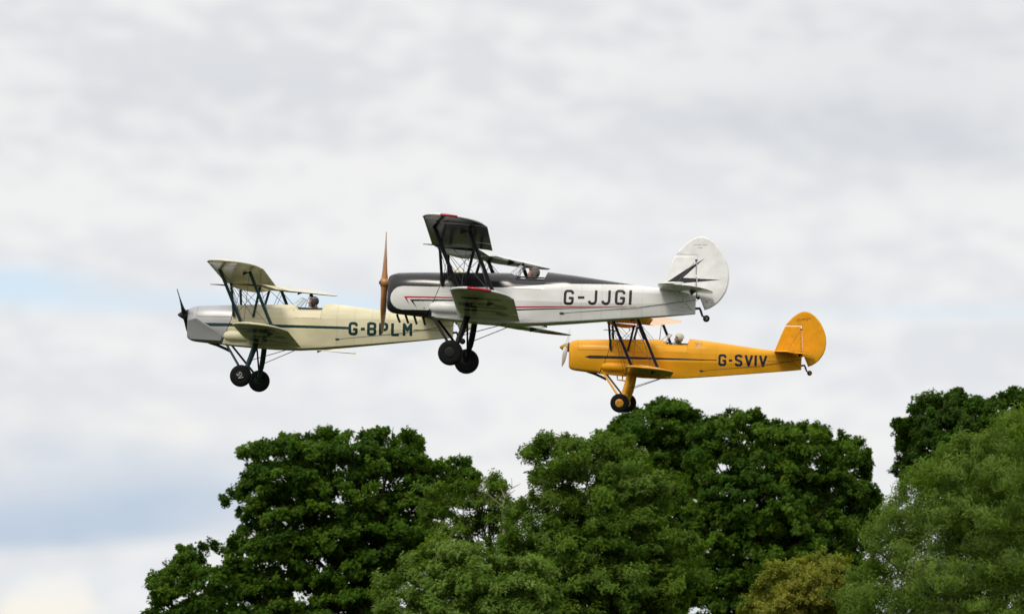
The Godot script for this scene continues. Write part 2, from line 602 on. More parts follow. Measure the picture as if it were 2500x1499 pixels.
			tint.append(Color(shade2.r * k3, shade2.g * k3, shade2.b * k3))
	var mm := MultiMesh.new()
	mm.transform_format = MultiMesh.TRANSFORM_3D
	mm.use_colors = true
	mm.mesh = sprigs[o.get("sprig", "oak")]
	mm.instance_count = where.size()
	for i in where.size():
		mm.set_instance_transform(i, where[i])
		mm.set_instance_color(i, tint[i])
	var f := MultiMeshInstance3D.new()
	f.name = "foliage"
	f.multimesh = mm
	f.material_override = leaf_mat
	f.set_meta("kind", "stuff")
	t.add_child(f, true)
	return t


func build_trees() -> void:
	leaf_mat = paint(Color.WHITE, 0.65, 0.0, 0.2)
	leaf_mat.vertex_color_use_as_albedo = true
	leaf_mat.backlight_enabled = true
	leaf_mat.backlight = Color(0.85, 0.9, 0.3)
	mats.bark = paint(lin(0.034, 0.029, 0.022), 0.95, 0.0, 0.2)
	mats.pale_bark = paint(lin(0.27, 0.22, 0.16), 0.9, 0.0, 0.2)
	sprigs.oak = sprig_mesh("oak", 13, 0.24, 0.16, 0.10, 0.0, 1)
	sprigs.ash = sprig_mesh("ash", 16, 0.30, 0.15, 0.06, 0.15, 2)
	sprigs.willow = sprig_mesh("willow", 18, 0.46, 0.15, 0.035, 0.45, 3)
	sprigs.small = sprig_mesh("small", 16, 0.20, 0.09, 0.06, 0.0, 4)
	var dark := [Color(0.054, 0.117, 0.009), Color(0.078, 0.147, 0.012), Color(0.099, 0.173, 0.015), Color(0.042, 0.099, 0.012)]
	var mid := [Color(0.106, 0.182, 0.018), Color(0.131, 0.207, 0.024), Color(0.084, 0.157, 0.018), Color(0.114, 0.179, 0.030)]
	var fresh := [Color(0.149, 0.233, 0.041), Color(0.124, 0.208, 0.031), Color(0.178, 0.252, 0.060), Color(0.110, 0.189, 0.026)]
	var silver := [Color(0.152, 0.238, 0.041), Color(0.128, 0.209, 0.036), Color(0.182, 0.258, 0.060), Color(0.136, 0.219, 0.029)]
	var gold := [Color(0.243, 0.249, 0.039), Color(0.204, 0.223, 0.033), Color(0.279, 0.271, 0.047), Color(0.166, 0.206, 0.036)]
	tree("oak_tree", "broad dark oak with sky showing through its crown, leftmost of the trees", "tree", "oaks along the field's edge", "T1", 238.0, {"seed": 101, "trunk": 905, "hues": dark, "lobe": 0.92, "deep": 2.3, "apart": 0.63, "per": 12.5, "limbs": 0.12, "girth": 0.5, "top": 0.8})
	tree("thin_tree", "thin open-crowned tree with bare twigs, in the gap right of the broad left oak", "tree", "", "T2", 230.0, {"seed": 102, "trunk": 1190, "hues": mid, "lobe": 0.45, "deep": 0.7, "apart": 0.92, "per": 8.0, "twigs": 8, "spurs": 60, "tries": 1500, "limbs": 0.6, "girth": 0.20, "top": 0.92, "sprig": "ash"})
	tree("bushy_tree", "low pale green bushy tree below the gap between the left oak and the centre tree", "tree", "", "T3", 212.0, {"seed": 103, "trunk": 1130, "hues": fresh, "lobe": 0.95, "deep": 2.4, "apart": 0.6, "per": 15.0, "limbs": 0.2, "girth": 0.25, "sprig": "ash"})
	tree("broadleaf_tree", "large mid green tree with layered sprays, in the centre below the white biplane", "tree", "", "T4", 222.0, {"seed": 104, "trunk": 1440, "hues": mid, "lobe": 1.15, "deep": 3.2, "apart": 0.6, "per": 14.0, "limbs": 0.2, "girth": 0.4, "sprig": "ash"})
	tree("oak_tree", "dark green oak whose top stands just under the yellow biplane's wheels", "tree", "oaks along the field's edge", "T5", 262.0, {"seed": 105, "trunk": 1610, "hues": dark, "lobe": 1.0, "deep": 2.2, "apart": 0.62, "per": 13.0, "limbs": 0.25, "girth": 0.42})
	tree("oak_tree", "tall round-headed dark green oak, second from the right, behind the golden bush", "tree", "oaks along the field's edge", "T6", 248.0, {"seed": 106, "trunk": 1900, "hues": dark, "lobe": 1.3, "deep": 4.0, "apart": 0.58, "per": 13.0, "limbs": 0.15, "girth": 0.5})
	tree("oak_tree", "darkest oak at the right edge, standing behind the pale willow", "tree", "oaks along the field's edge", "T7", 264.0, {"seed": 107, "trunk": 2440, "hues": [dark[0], dark[3], Color(0.050, 0.090, 0.012)], "lobe": 1.0, "deep": 2.8, "apart": 0.6, "per": 13.0, "limbs": 0.2, "girth": 0.45})
	tree("willow_tree", "feathery pale green willow filling the lower right corner", "tree", "", "T8", 205.0, {"seed": 108, "trunk": 2390, "hues": silver, "lobe": 1.15, "deep": 2.9, "apart": 0.64, "per": 12.5, "limbs": 0.07, "girth": 0.4, "sprig": "willow", "hang": 1.05})
	tree("golden_bush", "olive gold bush at the bottom edge, left of the willow", "bush", "", "T9", 208.0, {"seed": 109, "trunk": 1950, "hues": gold, "lobe": 0.6, "deep": 1.8, "apart": 0.55, "per": 18.0, "limbs": 0.3, "girth": 0.16, "sprig": "small"})
	build_undergrowth(dark)
	# a dead stem and its bare twigs
	var foot := at(1240, 1499, 226.0)
	var snag := thing("dead_tree", "bare pale dead stem with forked twigs, standing among the leaves of the thin tree", "dead tree")
	snag.position = Vector3(foot.x, 0, -226.0)
	var go := func(u: float, v: float, dz := 0.0) -> Vector3: return at(u, v, 226.0 - dz) - Vector3(foot.x, 0, -226.0)
	var s := Shape.new()
	s.tube([Vector3(0, 0, 0), go.call(1243, 1480), go.call(1238, 1373), go.call(1231, 1330), go.call(1230, 1286)], [0.22, 0.13, 0.11, 0.085, 0.05], 8)
	put("stem", s, mats.pale_bark, snag)
	var tw := [[[1230, 1290], [1226, 1250], [1233, 1216], [1250, 1188], [1249, 1168]], [[1245, 1194], [1262, 1186], [1271, 1180]], [[1236, 1212], [1258, 1196]], [[1231, 1240], [1183, 1200], [1180, 1160]], [[1229, 1260], [1262, 1232], [1282, 1225]], [[1233, 1216], [1222, 1192]]]
	for e in tw:
		var b := Shape.new()
		var pp := []
		var rr := []
		for i in e.size():
			pp.append(go.call(float(e[i][0]), float(e[i][1]), 0.25 * sin(i * 1.9 + float(e[0][0]))))
			rr.append(lerpf(0.022, 0.007, float(i) / (e.size() - 1)))
		b.tube(pp, rr, 5)
		put("twig", b, mats.pale_bark, snag)


func build_undergrowth(hues: Array) -> void:
	# the thicket that closes the view beneath the crowns
	var r := RandomNumberGenerator.new()
	r.seed = 555
	var mm := MultiMesh.new()
	mm.transform_format = MultiMesh.TRANSFORM_3D
	mm.use_colors = true
	mm.mesh = sprigs.oak
	var n := 15000
	mm.instance_count = n
	for i in n:
		var x := r.randf_range(-48.0, 62.0)
		var tall := 4.6 + 1.8 * sin(x * 0.31) + 1.2 * sin(x * 0.83 + 1.0)
		var y := tall * sqrt(r.randf())
		var ax := Vector3(r.randfn(0, 0.7), 0.6, r.randfn(0.3, 0.7)).normalized()
		var bx := ax.cross(Vector3(r.randfn(0, 1), r.randfn(0, 1), r.randfn(0, 1))).normalized()
		mm.set_instance_transform(i, Transform3D(Basis(bx, ax, bx.cross(ax)).scaled(Vector3.ONE * r.randf_range(1.6, 3.0)), Vector3(x, y, -272.0 + r.randf_range(-1.5, 1.5) * (1.2 - y / tall))))
		mm.set_instance_color(i, hues[r.randi() % hues.size()])
	var f := MultiMeshInstance3D.new()
	f.name = "undergrowth"
	f.multimesh = mm
	f.material_override = leaf_mat
	f.set_meta("kind", "stuff")
	f.set_meta("label", "dark thicket under the crowns of the trees")
	add_child(f, true)


# ------------------------------------------------------------------ aeroplane paint

func build_materials() -> void:
	mats.rubber = paint(lin(0.011, 0.011, 0.012), 0.7, 0.0, 0.22)
	mats.dark = paint(lin(0.012, 0.012, 0.013), 0.5)
	mats.steel = paint(lin(0.30, 0.30, 0.31), 0.4, 0.8)
	mats.wire = paint(lin(0.10, 0.10, 0.11), 0.5, 0.6)
	mats.cockpit = paint(lin(0.03, 0.028, 0.026), 0.8)
	mats.skin = paint(lin(0.42, 0.23, 0.17), 0.6)
	mats.jacket = paint(lin(0.022, 0.020, 0.022), 0.75)
	var glass := paint(Color(0.95, 0.97, 0.98, 0.30), 0.04)
	glass.transparency = BaseMaterial3D.TRANSPARENCY_ALPHA
	mats.glass = glass


func wear() -> NoiseTexture2D:
	if not mats.has("wear"):
		var n := FastNoiseLite.new()
		n.seed = 77
		n.frequency = 0.01
		n.fractal_octaves = 5
		var ramp := Gradient.new()
		ramp.set_color(0, Color(0.91, 0.905, 0.89))
		ramp.set_color(1, Color(1, 1, 1))
		var t := NoiseTexture2D.new()
		t.width = 512
		t.height = 512
		t.seamless = true
		t.noise = n
		t.color_ramp = ramp
		mats.wear = t
	return mats.wear


func painted(im: Image, rough: float, metal := 0.0, spec := 0.5) -> StandardMaterial3D:
	var m := paint(Color.WHITE, rough, metal, spec)
	m.albedo_texture = ImageTexture.create_from_image(im)
	m.detail_enabled = true
	m.detail_blend_mode = BaseMaterial3D.BLEND_MODE_MUL
	m.detail_albedo = wear()
	return m


class Sheet:
	# An image laid over a surface: metres to pixels, on both sides of the fuselage at once.
	var im: Image
	var x0: float
	var y0: float
	var sx: float
	var sy: float
	var row := 0
	var mirror := false

	func px(q: Vector2) -> Vector2:
		return Vector2((q.x - x0) * sx, (y0 - q.y) * sy + row)

	func fill(pts: Array, c: Color) -> void:
		var poly := PackedVector2Array()
		var lo := 1e9
		var hi := -1e9
		for q in pts:
			var w := px(q)
			poly.append(w)
			lo = minf(lo, w.y)
			hi = maxf(hi, w.y)
		for y in range(maxi(int(lo), 0), mini(int(hi) + 1, im.get_height())):
			var cut := []
			for i in poly.size():
				var a := poly[i]
				var b := poly[(i + 1) % poly.size()]
				if (a.y <= y + 0.5) != (b.y <= y + 0.5):
					cut.append(a.x + (y + 0.5 - a.y) / (b.y - a.y) * (b.x - a.x))
			cut.sort()
			for i in range(0, cut.size() - 1, 2):
				var l := maxi(int(cut[i] + 0.5), 0)
				var n := mini(int(cut[i + 1] + 0.5), im.get_width()) - l
				if n > 0:
					im.fill_rect(Rect2i(l, y, n, 1), c)

	func stroke(pts: Array, wide: float, c: Color) -> void:
		for i in pts.size() - 1:
			var a: Vector2 = pts[i]
			var b: Vector2 = pts[i + 1]
			var n := (b - a).orthogonal().normalized() * wide / 2
			fill([a + n, b + n, b - n, a - n], c)
		for q in pts.slice(1, pts.size() - 1):
			disc(q, wide / 2, c)

	func disc(q: Vector2, r: float, c: Color) -> void:
		var ring := []
		for k in 12:
			ring.append(q + Vector2(cos(TAU * k / 12), sin(TAU * k / 12)) * r)
		fill(ring, c)


const GLYPH := {
	"G": [[[1.0, 0.24], [1.0, 0.16], [0.93, 0.06], [0.76, 0.0], [0.24, 0.0], [0.07, 0.06], [0.0, 0.17], [0.0, 0.83], [0.07, 0.94], [0.24, 1.0], [0.76, 1.0], [0.93, 0.94], [1.0, 0.83], [1.0, 0.56], [0.5, 0.56]]],
	"J": [[[1.0, -0.06], [1.0, 0.8], [0.9, 0.93], [0.7, 1.0], [0.4, 1.0], [0.2, 0.94], [0.05, 0.78]]],
	"I": [[[0.5, -0.08], [0.5, 1.08]]],
	"-": [[[-0.1, 0.52], [1.1, 0.52]]],
	"B": [[[0.0, -0.04], [0.78, 0.0], [0.95, 0.06], [1.0, 0.16], [1.0, 0.36], [0.9, 0.45], [0.75, 0.49], [0.0, 0.49]], [[0.75, 0.49], [0.93, 0.54], [1.0, 0.66], [1.0, 0.86], [0.92, 0.95], [0.78, 1.0], [0.0, 1.0]], [[0.0, -0.07], [0.0, 1.07]]],
	"P": [[[0.0, 0.0], [0.76, 0.0], [0.94, 0.06], [1.0, 0.17], [1.0, 0.38], [0.94, 0.49], [0.76, 0.55], [0.0, 0.55]], [[0.0, -0.07], [0.0, 1.08]]],
	"L": [[[0.0, -0.08], [0.0, 1.0], [1.1, 1.0]]],
	"M": [[[0.0, 1.08], [0.0, 0.0], [0.5, 0.55], [1.0, 0.0], [1.0, 1.08]]],
	"S": [[[1.0, 0.2], [0.93, 0.06], [0.76, 0.0], [0.24, 0.0], [0.07, 0.06], [0.0, 0.16], [0.0, 0.3], [0.08, 0.41], [0.9, 0.6], [1.0, 0.7], [1.0, 0.84], [0.93, 0.94], [0.76, 1.0], [0.24, 1.0], [0.07, 0.94], [0.0, 0.8]]],
	"V": [[[-0.02, -0.07], [0.5, 1.0], [1.02, -0.07]]],
}


func letters(s: Sheet, marks: Array, y_top: float, tall: float, slope: float, wide: float, c: Color, flip := false) -> void:
	# marks: letter, left, right (metres along the fuselage); on the far side the writing runs the other way
	var x_sum: float = marks[0][1] + marks[-1][2]
	for m in marks:
		var a: float = m[1] + wide / 2
		var b: float = m[2] - wide / 2
		if m[0] == "-":
			a = m[1] + 0.01
			b = m[2] - 0.01
		for line in GLYPH[m[0]]:
			var pts := []
			for q in line:
				var x: float = lerpf(a, b, q[0])
				if m[0] == "I":
					x = (m[1] + m[2]) / 2
				var y: float = y_top + slope * (x - marks[0][1]) - wide / 2 - q[1] * (tall - wide)
				pts.append(Vector2(x_sum - x if flip else x, y))
			s.stroke(pts, wide, c)


func fuselage_sheet(base: Color) -> Sheet:
	var s := Sheet.new()
	s.im = Image.create(2048, 1024, false, Image.FORMAT_RGB8)
	s.im.fill(base)
	s.x0 = 0.0
	s.y0 = 0.45
	s.sx = 2048 / 6.3
	s.sy = 512 / 1.3
	return s


func wing_sheet(top: Color, bottom: Color, uv: String) -> Sheet:
	# here x is the span and y is minus the distance aft
	var s := Sheet.new()
	s.im = Image.create(1024, 512, false, Image.FORMAT_RGB8)
	s.im.fill_rect(Rect2i(0, 0, 1024, 256), top)
	s.im.fill_rect(Rect2i(0, 256, 1024, 256), bottom)
	s.x0 = -4.5
	s.y0 = -0.9 if uv == "upper" else -1.4
	s.sx = 1024 / 9.0
	s.sy = 128.0
	return s


func fin_sheet(base: Color) -> Sheet:
	var s := Sheet.new()
	s.im = Image.create(512, 512, false, Image.FORMAT_RGB8)
	s.im.fill(base)
	s.x0 = 5.2
	s.y0 = 1.15
	s.sx = 512 / 1.6
	s.sy = 512 / 1.6
	return s


func v2(flat: Array) -> Array:
	var out := []
	for i in range(0, flat.size(), 2):
		out.append(Vector2(flat[i], flat[i + 1]))
	return out


func fabric(s: Sheet, base: Color, marks: Array) -> void:
	# tapes over the frames and stringers of the rear fuselage, and oil blown back along the belly
	var tape := base.darkened(0.03)
	for i in 7:
		var x := 3.52 + 0.385 * i
		s.stroke(v2([x, 0.3, x, -0.7]), 0.028, tape)
		s.stroke(v2([x - 0.016, 0.3, x - 0.016, -0.7]), 0.004, base.darkened(0.07))
	s.stroke(v2([2.6, -0.312, 5.9, -0.262]), 0.022, tape)
	s.stroke(v2([2.6, -0.068, 5.9, -0.078]), 0.022, base.lightened(0.05))
	for m in marks:
		s.fill([Vector2(m[0], m[1]), Vector2(m[0] + m[2], m[1] - 0.02), Vector2(m[0] + m[2], m[1] - 0.03), Vector2(m[0], m[1] - 0.02)], base.darkened(0.09))


const OIL := [[0.98, -0.63, 1.1], [1.1, -0.60, 0.7], [1.3, -0.66, 1.5], [2.0, -0.69, 1.4], [2.7, -0.66, 1.0], [1.16, -0.16, 0.35], [1.18, -0.22, 0.22], [5.75, -0.30, 0.22], [5.6, -0.36, 0.34]]


func panel_lines(s: Sheet, c: Color) -> void:
	s.stroke(v2([0.34, -0.05, 1.15, -0.055]), 0.013, c)
	s.stroke(v2([0.33, 0.3, 0.33, -0.05]), 0.005, c)
	s.stroke(v2([2.42, 0.16, 3.14, 0.155]), 0.005, c)
	s.stroke(v2([2.55, -0.062, 3.18, -0.066]), 0.007, c)
	s.stroke(v2([1.2, -0.085, 2.0, -0.088]), 0.005, c)
	s.stroke(v2([1.86, 0.15, 2.25, 0.145]), 0.008, c)
	s.stroke(v2([3.18, 0.3, 3.14, -0.06]), 0.005, c)
	s.stroke(v2([0.96, -0.6, 1.7, -0.62]), 0.006, c)


func white_scheme() -> Dictionary:
	var white := lin(0.83, 0.83, 0.82)
	var black := lin(0.016, 0.016, 0.019)
	var red := lin(0.42, 0.012, 0.03)
	var s := fuselage_sheet(white)
	for side in 2:
		s.row = 512 * side
		fabric(s, white, OIL)
		s.fill(v2([0, 0.5, 1.005, 0.5, 1.005, -0.9, 0, -0.9]), black)
		s.fill(v2([0.40, -0.082, 0.31, -0.105, 0.24, -0.16, 0.195, -0.23, 0.18, -0.31, 0.195, -0.39, 0.245, -0.46, 0.32, -0.51, 0.42, -0.535, 1.1, -0.53, 1.1, -0.08]), white)
		s.fill(v2([1.0, 0.5, 1.0, -0.078, 1.7, -0.07, 2.36, -0.06, 2.8, -0.02, 3.16, 0.02, 3.6, 0.047, 3.99, 0.062, 4.95, 0.088, 4.95, 0.5]), black)
		s.fill(v2([0.45, -0.278, 1.6, -0.268, 2.62, -0.415, 4.95, -0.337, 4.95, -0.343, 2.62, -0.447, 1.6, -0.298, 0.51, -0.308, 0.565, -0.435]), red)
		s.fill(v2([0.57, -0.335, 1.6, -0.32, 2.62, -0.468, 4.75, -0.358, 4.75, -0.362, 2.62, -0.497, 1.6, -0.342, 0.64, -0.37, 0.72, -0.505]), black)
		letters(s, [["G", 3.56, 3.755], ["-", 3.83, 3.955], ["J", 4.01, 4.20], ["J", 4.265, 4.455], ["G", 4.535, 4.73], ["I", 4.80, 4.855]], -0.066, 0.295, 0.036, 0.051, lin(0.012, 0.012, 0.014), side == 1)
		s.stroke(v2([2.53, -0.07, 3.12, -0.078]), 0.008, lin(0.3, 0.3, 0.3))
		s.disc(Vector2(0.86, -0.5), 0.014, lin(0.1, 0.1, 0.1))
		s.stroke(v2([2.42, 0.16, 3.14, 0.155]), 0.006, lin(0.06, 0.06, 0.06))
	var up := wing_sheet(white, lin(0.012, 0.012, 0.013), "upper")
	var low := wing_sheet(white, lin(0.74, 0.72, 0.62), "lower")
	for t in [-1.0, 1.0]:
		for w in [[up, 1.86, 2.18, 3.95], [low, 2.38, 2.82, 3.8]]:
			var sh: Sheet = w[0]
			for half in 2:
				if half == 1 and sh == low:
					continue
				sh.row = 256 * half
				if half == 0:
					sh.fill([Vector2(t * w[3], -w[1]), Vector2(t * 4.6, -w[1]), Vector2(t * 4.6, -w[2]), Vector2(t * w[3], -w[2])], red)
	low.row = 256
	wing_letters(low, ["G", "-", "J"], -3.5, -0.75, lin(0.014, 0.014, 0.015))
	wing_letters(low, ["J", "G", "I"], 0.75, 3.5, lin(0.014, 0.014, 0.015))
	var fin := fin_sheet(white)
	fin.fill(v2([5.49, 0.165, 5.83, 0.405, 6.19, 0.635, 5.80, 0.258, 6.53, 0.237, 5.68, 0.140]), black)
	var faint := lin(0.32, 0.33, 0.34)
	for d in [[5.97, 0.02], [6.0, 0.03], [6.04, 0.05], [6.1, 0.02], [6.15, 0.05], [6.21, 0.03]]:
		fin.fill([Vector2(d[0], 0.905), Vector2(d[0] + d[1], 0.903), Vector2(d[0] + d[1], 0.890), Vector2(d[0], 0.892)], faint)
	for d in [[6.05, 0.03], [6.09, 0.05]]:
		fin.fill([Vector2(d[0], 0.845), Vector2(d[0] + d[1], 0.843), Vector2(d[0] + d[1], 0.832), Vector2(d[0], 0.834)], faint)
	for d in [[6.25, -0.165, 0.03], [6.30, -0.150, 0.05], [6.36, -0.165, 0.03], [6.24, -0.195, 0.08], [6.34, -0.205, 0.08]]:
		fin.fill([Vector2(d[0], d[1]), Vector2(d[0] + d[2], d[1]), Vector2(d[0] + d[2], d[1] - 0.014), Vector2(d[0], d[1] - 0.014)], lin(0.5, 0.12, 0.12))
	var gloss := paint(lin(0.010, 0.010, 0.012), 0.45, 0.0, 0.3)
	return {
		"name": "white_biplane", "label": "white biplane with black nose and top, wooden propeller and red stripes, foremost of the formation",
		"pos": Vector3(-2.457, 13.037, -119.436), "yaw": -9.30, "pitch": -2.50, "roll": -0.52,
		"skin": painted(s.im, 0.22), "cowl": painted(s.im, 0.2), "upper": painted(up.im, 0.14, 0.0, 0.36), "lower": painted(low.im, 0.14), "fin": painted(fin.im, 0.35),
		"strut": gloss, "gear": gloss, "hub": paint(lin(0.016, 0.016, 0.016), 0.5, 0.0, 0.3), "tail": paint(white, 0.16), "tail_strut": paint(lin(0.03, 0.033, 0.045), 0.4), "tail_hub": paint(lin(0.35, 0.35, 0.33), 0.5),
		"blade": "wood", "blade_turn": 2.0, "exhausts": 4, "bulge": paint(white, 0.35), "screen": 0.0, "deck": gloss,
		"head": {"helmet": lin(0.10, 0.09, 0.078), "band": lin(0.13, 0.06, 0.025), "label": "pilot in grey brown flying helmet with goggles, in the white biplane's cockpit", "raise": -0.03, "kind": "leather"},
	}


func wing_letters(s: Sheet, what: Array, z0: float, z1: float, c: Color) -> void:
	# registration under the lower wing, tops towards the leading edge
	var n := what.size()
	var step := (z1 - z0) / n
	for i in n:
		var a := z0 + step * i + step * 0.12
		var b := z0 + step * (i + 1) - step * 0.12
		var sweep := 0.125 * ((a + b) / 2.0 * signf(z0 + z1) - 0.45)
		letters(s, [[what[i], a, b]], -(1.545 + sweep + 0.10), 0.92, 0.0, 0.25, c)


func cream_scheme() -> Dictionary:
	var cream := lin(0.74, 0.685, 0.475)
	var green := lin(0.012, 0.042, 0.040)
	var alu := lin(0.46, 0.465, 0.485)
	var s := fuselage_sheet(cream)
	for side in 2:
		s.row = 512 * side
		fabric(s, cream, OIL)
		s.fill(v2([0, 0.5, 1.13, 0.5, 1.155, -0.07, 0.94, -0.62, 0.94, -0.9, 0, -0.9]), alu)
		s.fill(v2([0.10, -0.13, 0.34, -0.09, 0.74, -0.35, 0.95, -0.50, 0.93, -0.9, 0.0, -0.9]), lin(0.30, 0.305, 0.31))
		s.fill(v2([0.52, -0.195, 1.2, -0.198, 3.78, -0.243, 3.78, -0.302, 1.2, -0.270, 0.66, -0.268]), green)
		s.fill(v2([5.21, -0.277, 5.86, -0.28, 5.86, -0.292, 5.21, -0.294]), lin(0.12, 0.05, 0.03))
		letters(s, [["G", 3.78, 3.985], ["-", 4.05, 4.145], ["B", 4.19, 4.395], ["P", 4.45, 4.655], ["L", 4.715, 4.905], ["M", 4.97, 5.18]], -0.135, 0.296, 0.0, 0.062, green, side == 1)
		panel_lines(s, lin(0.16, 0.12, 0.07))
		for q in [[0.26, -0.50], [0.83, -0.53], [0.29, -0.50], [0.80, -0.55]]:
			s.disc(Vector2(q[0], q[1]), 0.012, lin(0.12, 0.12, 0.12))
	var up := wing_sheet(cream, cream, "upper")
	var low := wing_sheet(cream, cream, "lower")
	low.row = 256
	wing_letters(low, ["G", "-", "B"], -3.5, -0.75, green)
	wing_letters(low, ["P", "L", "M"], 0.75, 3.5, green)
	var cs := paint(cream, 0.38)
	var gs := paint(green, 0.45, 0.0, 0.35)
	return {
		"name": "cream_biplane", "label": "cream biplane with a silver nose and dark green struts, leftmost of the formation",
		"pos": Vector3(-7.243, 14.038, -137.485), "yaw": -10.47, "pitch": -1.61, "roll": 0.80,
		"skin": painted(s.im, 0.34, 0.0, 0.3), "cowl": painted(s.im, 0.42, 0.5), "upper": painted(up.im, 0.15), "lower": painted(low.im, 0.15), "fin": painted(fin_sheet(cream).im, 0.4),
		"strut": gs, "gear": gs, "hub": paint(lin(0.016, 0.016, 0.016), 0.5, 0.0, 0.3), "tail": cs, "tail_strut": mats.dark, "tail_hub": mats.dark,
		"blade": "black", "blade_turn": 58.0, "exhausts": 1, "bulge": cs, "screen": 0.0, "deck": cs, "wheel_text": lin(0.62, 0.64, 0.62), "wheel_turn": -62.0, "scoop": paint(lin(0.27, 0.275, 0.28), 0.45, 0.35),
		"head": {"helmet": lin(0.018, 0.016, 0.016), "band": lin(0.30, 0.31, 0.33), "label": "pilot in black flying helmet with goggles pushed up, in the cream biplane's cockpit", "raise": 0.03, "kind": "leather"},
	}


func yellow_scheme() -> Dictionary:
	var yellow := lin(0.83, 0.385, 0.018)
	var navy := lin(0.022, 0.026, 0.050)
	var s := fuselage_sheet(yellow)
	for side in 2:
		s.row = 512 * side
		fabric(s, yellow, OIL)
		s.fill(v2([0.52, -0.23, 0.65, -0.192, 1.2, -0.195, 3.92, -0.228, 3.92, -0.25, 1.2, -0.268, 0.65, -0.272]), navy)
		s.fill(v2([5.2, -0.226, 5.86, -0.232, 5.86, -0.242, 5.2, -0.24]), lin(0.16, 0.07, 0.01))
		letters(s, [["G", 3.955, 4.165], ["-", 4.22, 4.315], ["S", 4.37, 4.575], ["V", 4.62, 4.84], ["I", 4.875, 4.935], ["V", 4.985, 5.20]], -0.080, 0.306, 0.0, 0.062, navy, side == 1)
		panel_lines(s, lin(0.32, 0.11, 0.01))
		# small winged badge behind the cockpit, with illegible print under it
		s.stroke(v2([3.33, 0.20, 3.38, 0.17, 3.42, 0.185, 3.47, 0.165, 3.52, 0.19]), 0.016, lin(0.22, 0.2, 0.17))
		s.disc(Vector2(3.395, 0.155), 0.03, lin(0.25, 0.04, 0.05))
		s.disc(Vector2(3.395, 0.155), 0.021, lin(0.6, 0.6, 0.6))
		s.disc(Vector2(3.395, 0.155), 0.012, lin(0.05, 0.06, 0.2))
		s.disc(Vector2(3.47, 0.155), 0.026, lin(0.38, 0.38, 0.34))
		for d in [3.33, 3.37, 3.42, 3.47, 3.50]:
			s.fill([Vector2(d, 0.10), Vector2(d + 0.028, 0.10), Vector2(d + 0.028, 0.088), Vector2(d, 0.088)], lin(0.3, 0.12, 0.01))
		for q in [[0.32, -0.49], [0.80, -0.52]]:
			s.disc(Vector2(q[0], q[1]), 0.014, lin(0.5, 0.45, 0.4))
	var up := wing_sheet(yellow, yellow, "upper")
	var low := wing_sheet(yellow, yellow, "lower")
	low.row = 256
	wing_letters(low, ["G", "-", "S"], -3.5, -0.75, navy)
	wing_letters(low, ["V", "I", "V"], 0.75, 3.5, navy)
	var ys := paint(yellow, 0.34, 0.0, 0.28)
	return {
		"name": "yellow_biplane", "label": "orange yellow biplane with dark stripe and struts, rightmost and lowest of the formation",
		"pos": Vector3(1.385, 15.166, -159.369), "yaw": -6.98, "pitch": -1.95, "roll": 4.41,
		"skin": painted(s.im, 0.3, 0.0, 0.28), "cowl": painted(s.im, 0.28, 0.0, 0.32), "upper": painted(up.im, 0.14), "lower": painted(low.im, 0.15), "fin": painted(fin_sheet(yellow).im, 0.4, 0.0, 0.25),
		"strut": paint(lin(0.014, 0.017, 0.030), 0.45, 0.0, 0.35), "gear": ys, "hub": paint(lin(0.72, 0.34, 0.02), 0.45), "tail": ys, "tail_strut": mats.dark, "tail_hub": ys,
		"blade": "grey", "blade_turn": -60.0, "exhausts": 1, "bulge": ys, "screen": 0.0, "deck": ys, "wheel_text": lin(0.36, 0.15, 0.01), "wheel_turn": 172.0, "script": true, "tank": true,
		"head": {"helmet": lin(0.50, 0.46, 0.34), "band": lin(0.10, 0.05, 0.03), "label": "pilot in a domed cream helmet, in the yellow biplane's rear cockpit", "kind": "dome"},
	}


# ------------------------------------------------------------------ the aeroplane
# x runs aft from the propeller, y up, z to port (towards the camera)

const U_TIP := [[4.02, 1.436, 2.562], [4.18, 1.475, 2.515], [4.33, 1.535, 2.445], [4.46, 1.63, 2.345], [4.54, 1.755, 2.235], [4.57, 1.86, 2.13]]
const L_TIP := [[3.70, 1.952, 3.09], [3.88, 2.01, 3.045], [4.04, 2.09, 2.97], [4.18, 2.21, 2.86], [4.27, 2.34, 2.74], [4.30, 2.45, 2.63]]


func wing_edges(which: String, z: float) -> Vector2:
	var a := absf(z)
	if which == "upper":
		for i in U_TIP.size() - 1:
			if a > U_TIP[i][0] and a <= U_TIP[i + 1][0] + 1e-4:
				var f: float = (a - U_TIP[i][0]) / (U_TIP[i + 1][0] - U_TIP[i][0])
				return Vector2(lerpf(U_TIP[i][1], U_TIP[i + 1][1], f), lerpf(U_TIP[i][2], U_TIP[i + 1][2], f))
		var s := maxf(0.0, a - 0.67)
		var te := 2.20 + 0.132 * s
		if a < 0.66:
			te = 1.93
		elif a > 3.7:
			te = lerpf(2.60, 2.562, clampf((a - 3.7) / 0.32, 0.0, 1.0))
		return Vector2(1.015 + 0.1257 * s, te)
	for i in L_TIP.size() - 1:
		if a > L_TIP[i][0] and a <= L_TIP[i + 1][0] + 1e-4:
			var f: float = (a - L_TIP[i][0]) / (L_TIP[i + 1][0] - L_TIP[i][0])
			return Vector2(lerpf(L_TIP[i][1], L_TIP[i + 1][1], f), lerpf(L_TIP[i][2], L_TIP[i + 1][2], f))
	var s2 := a - 0.45
	return Vector2(1.545 + 0.125 * s2, 2.745 + 0.125 * s2 if a < 3.5 else lerpf(3.126, 3.09, clampf((a - 3.5) / 0.2, 0.0, 1.0)))


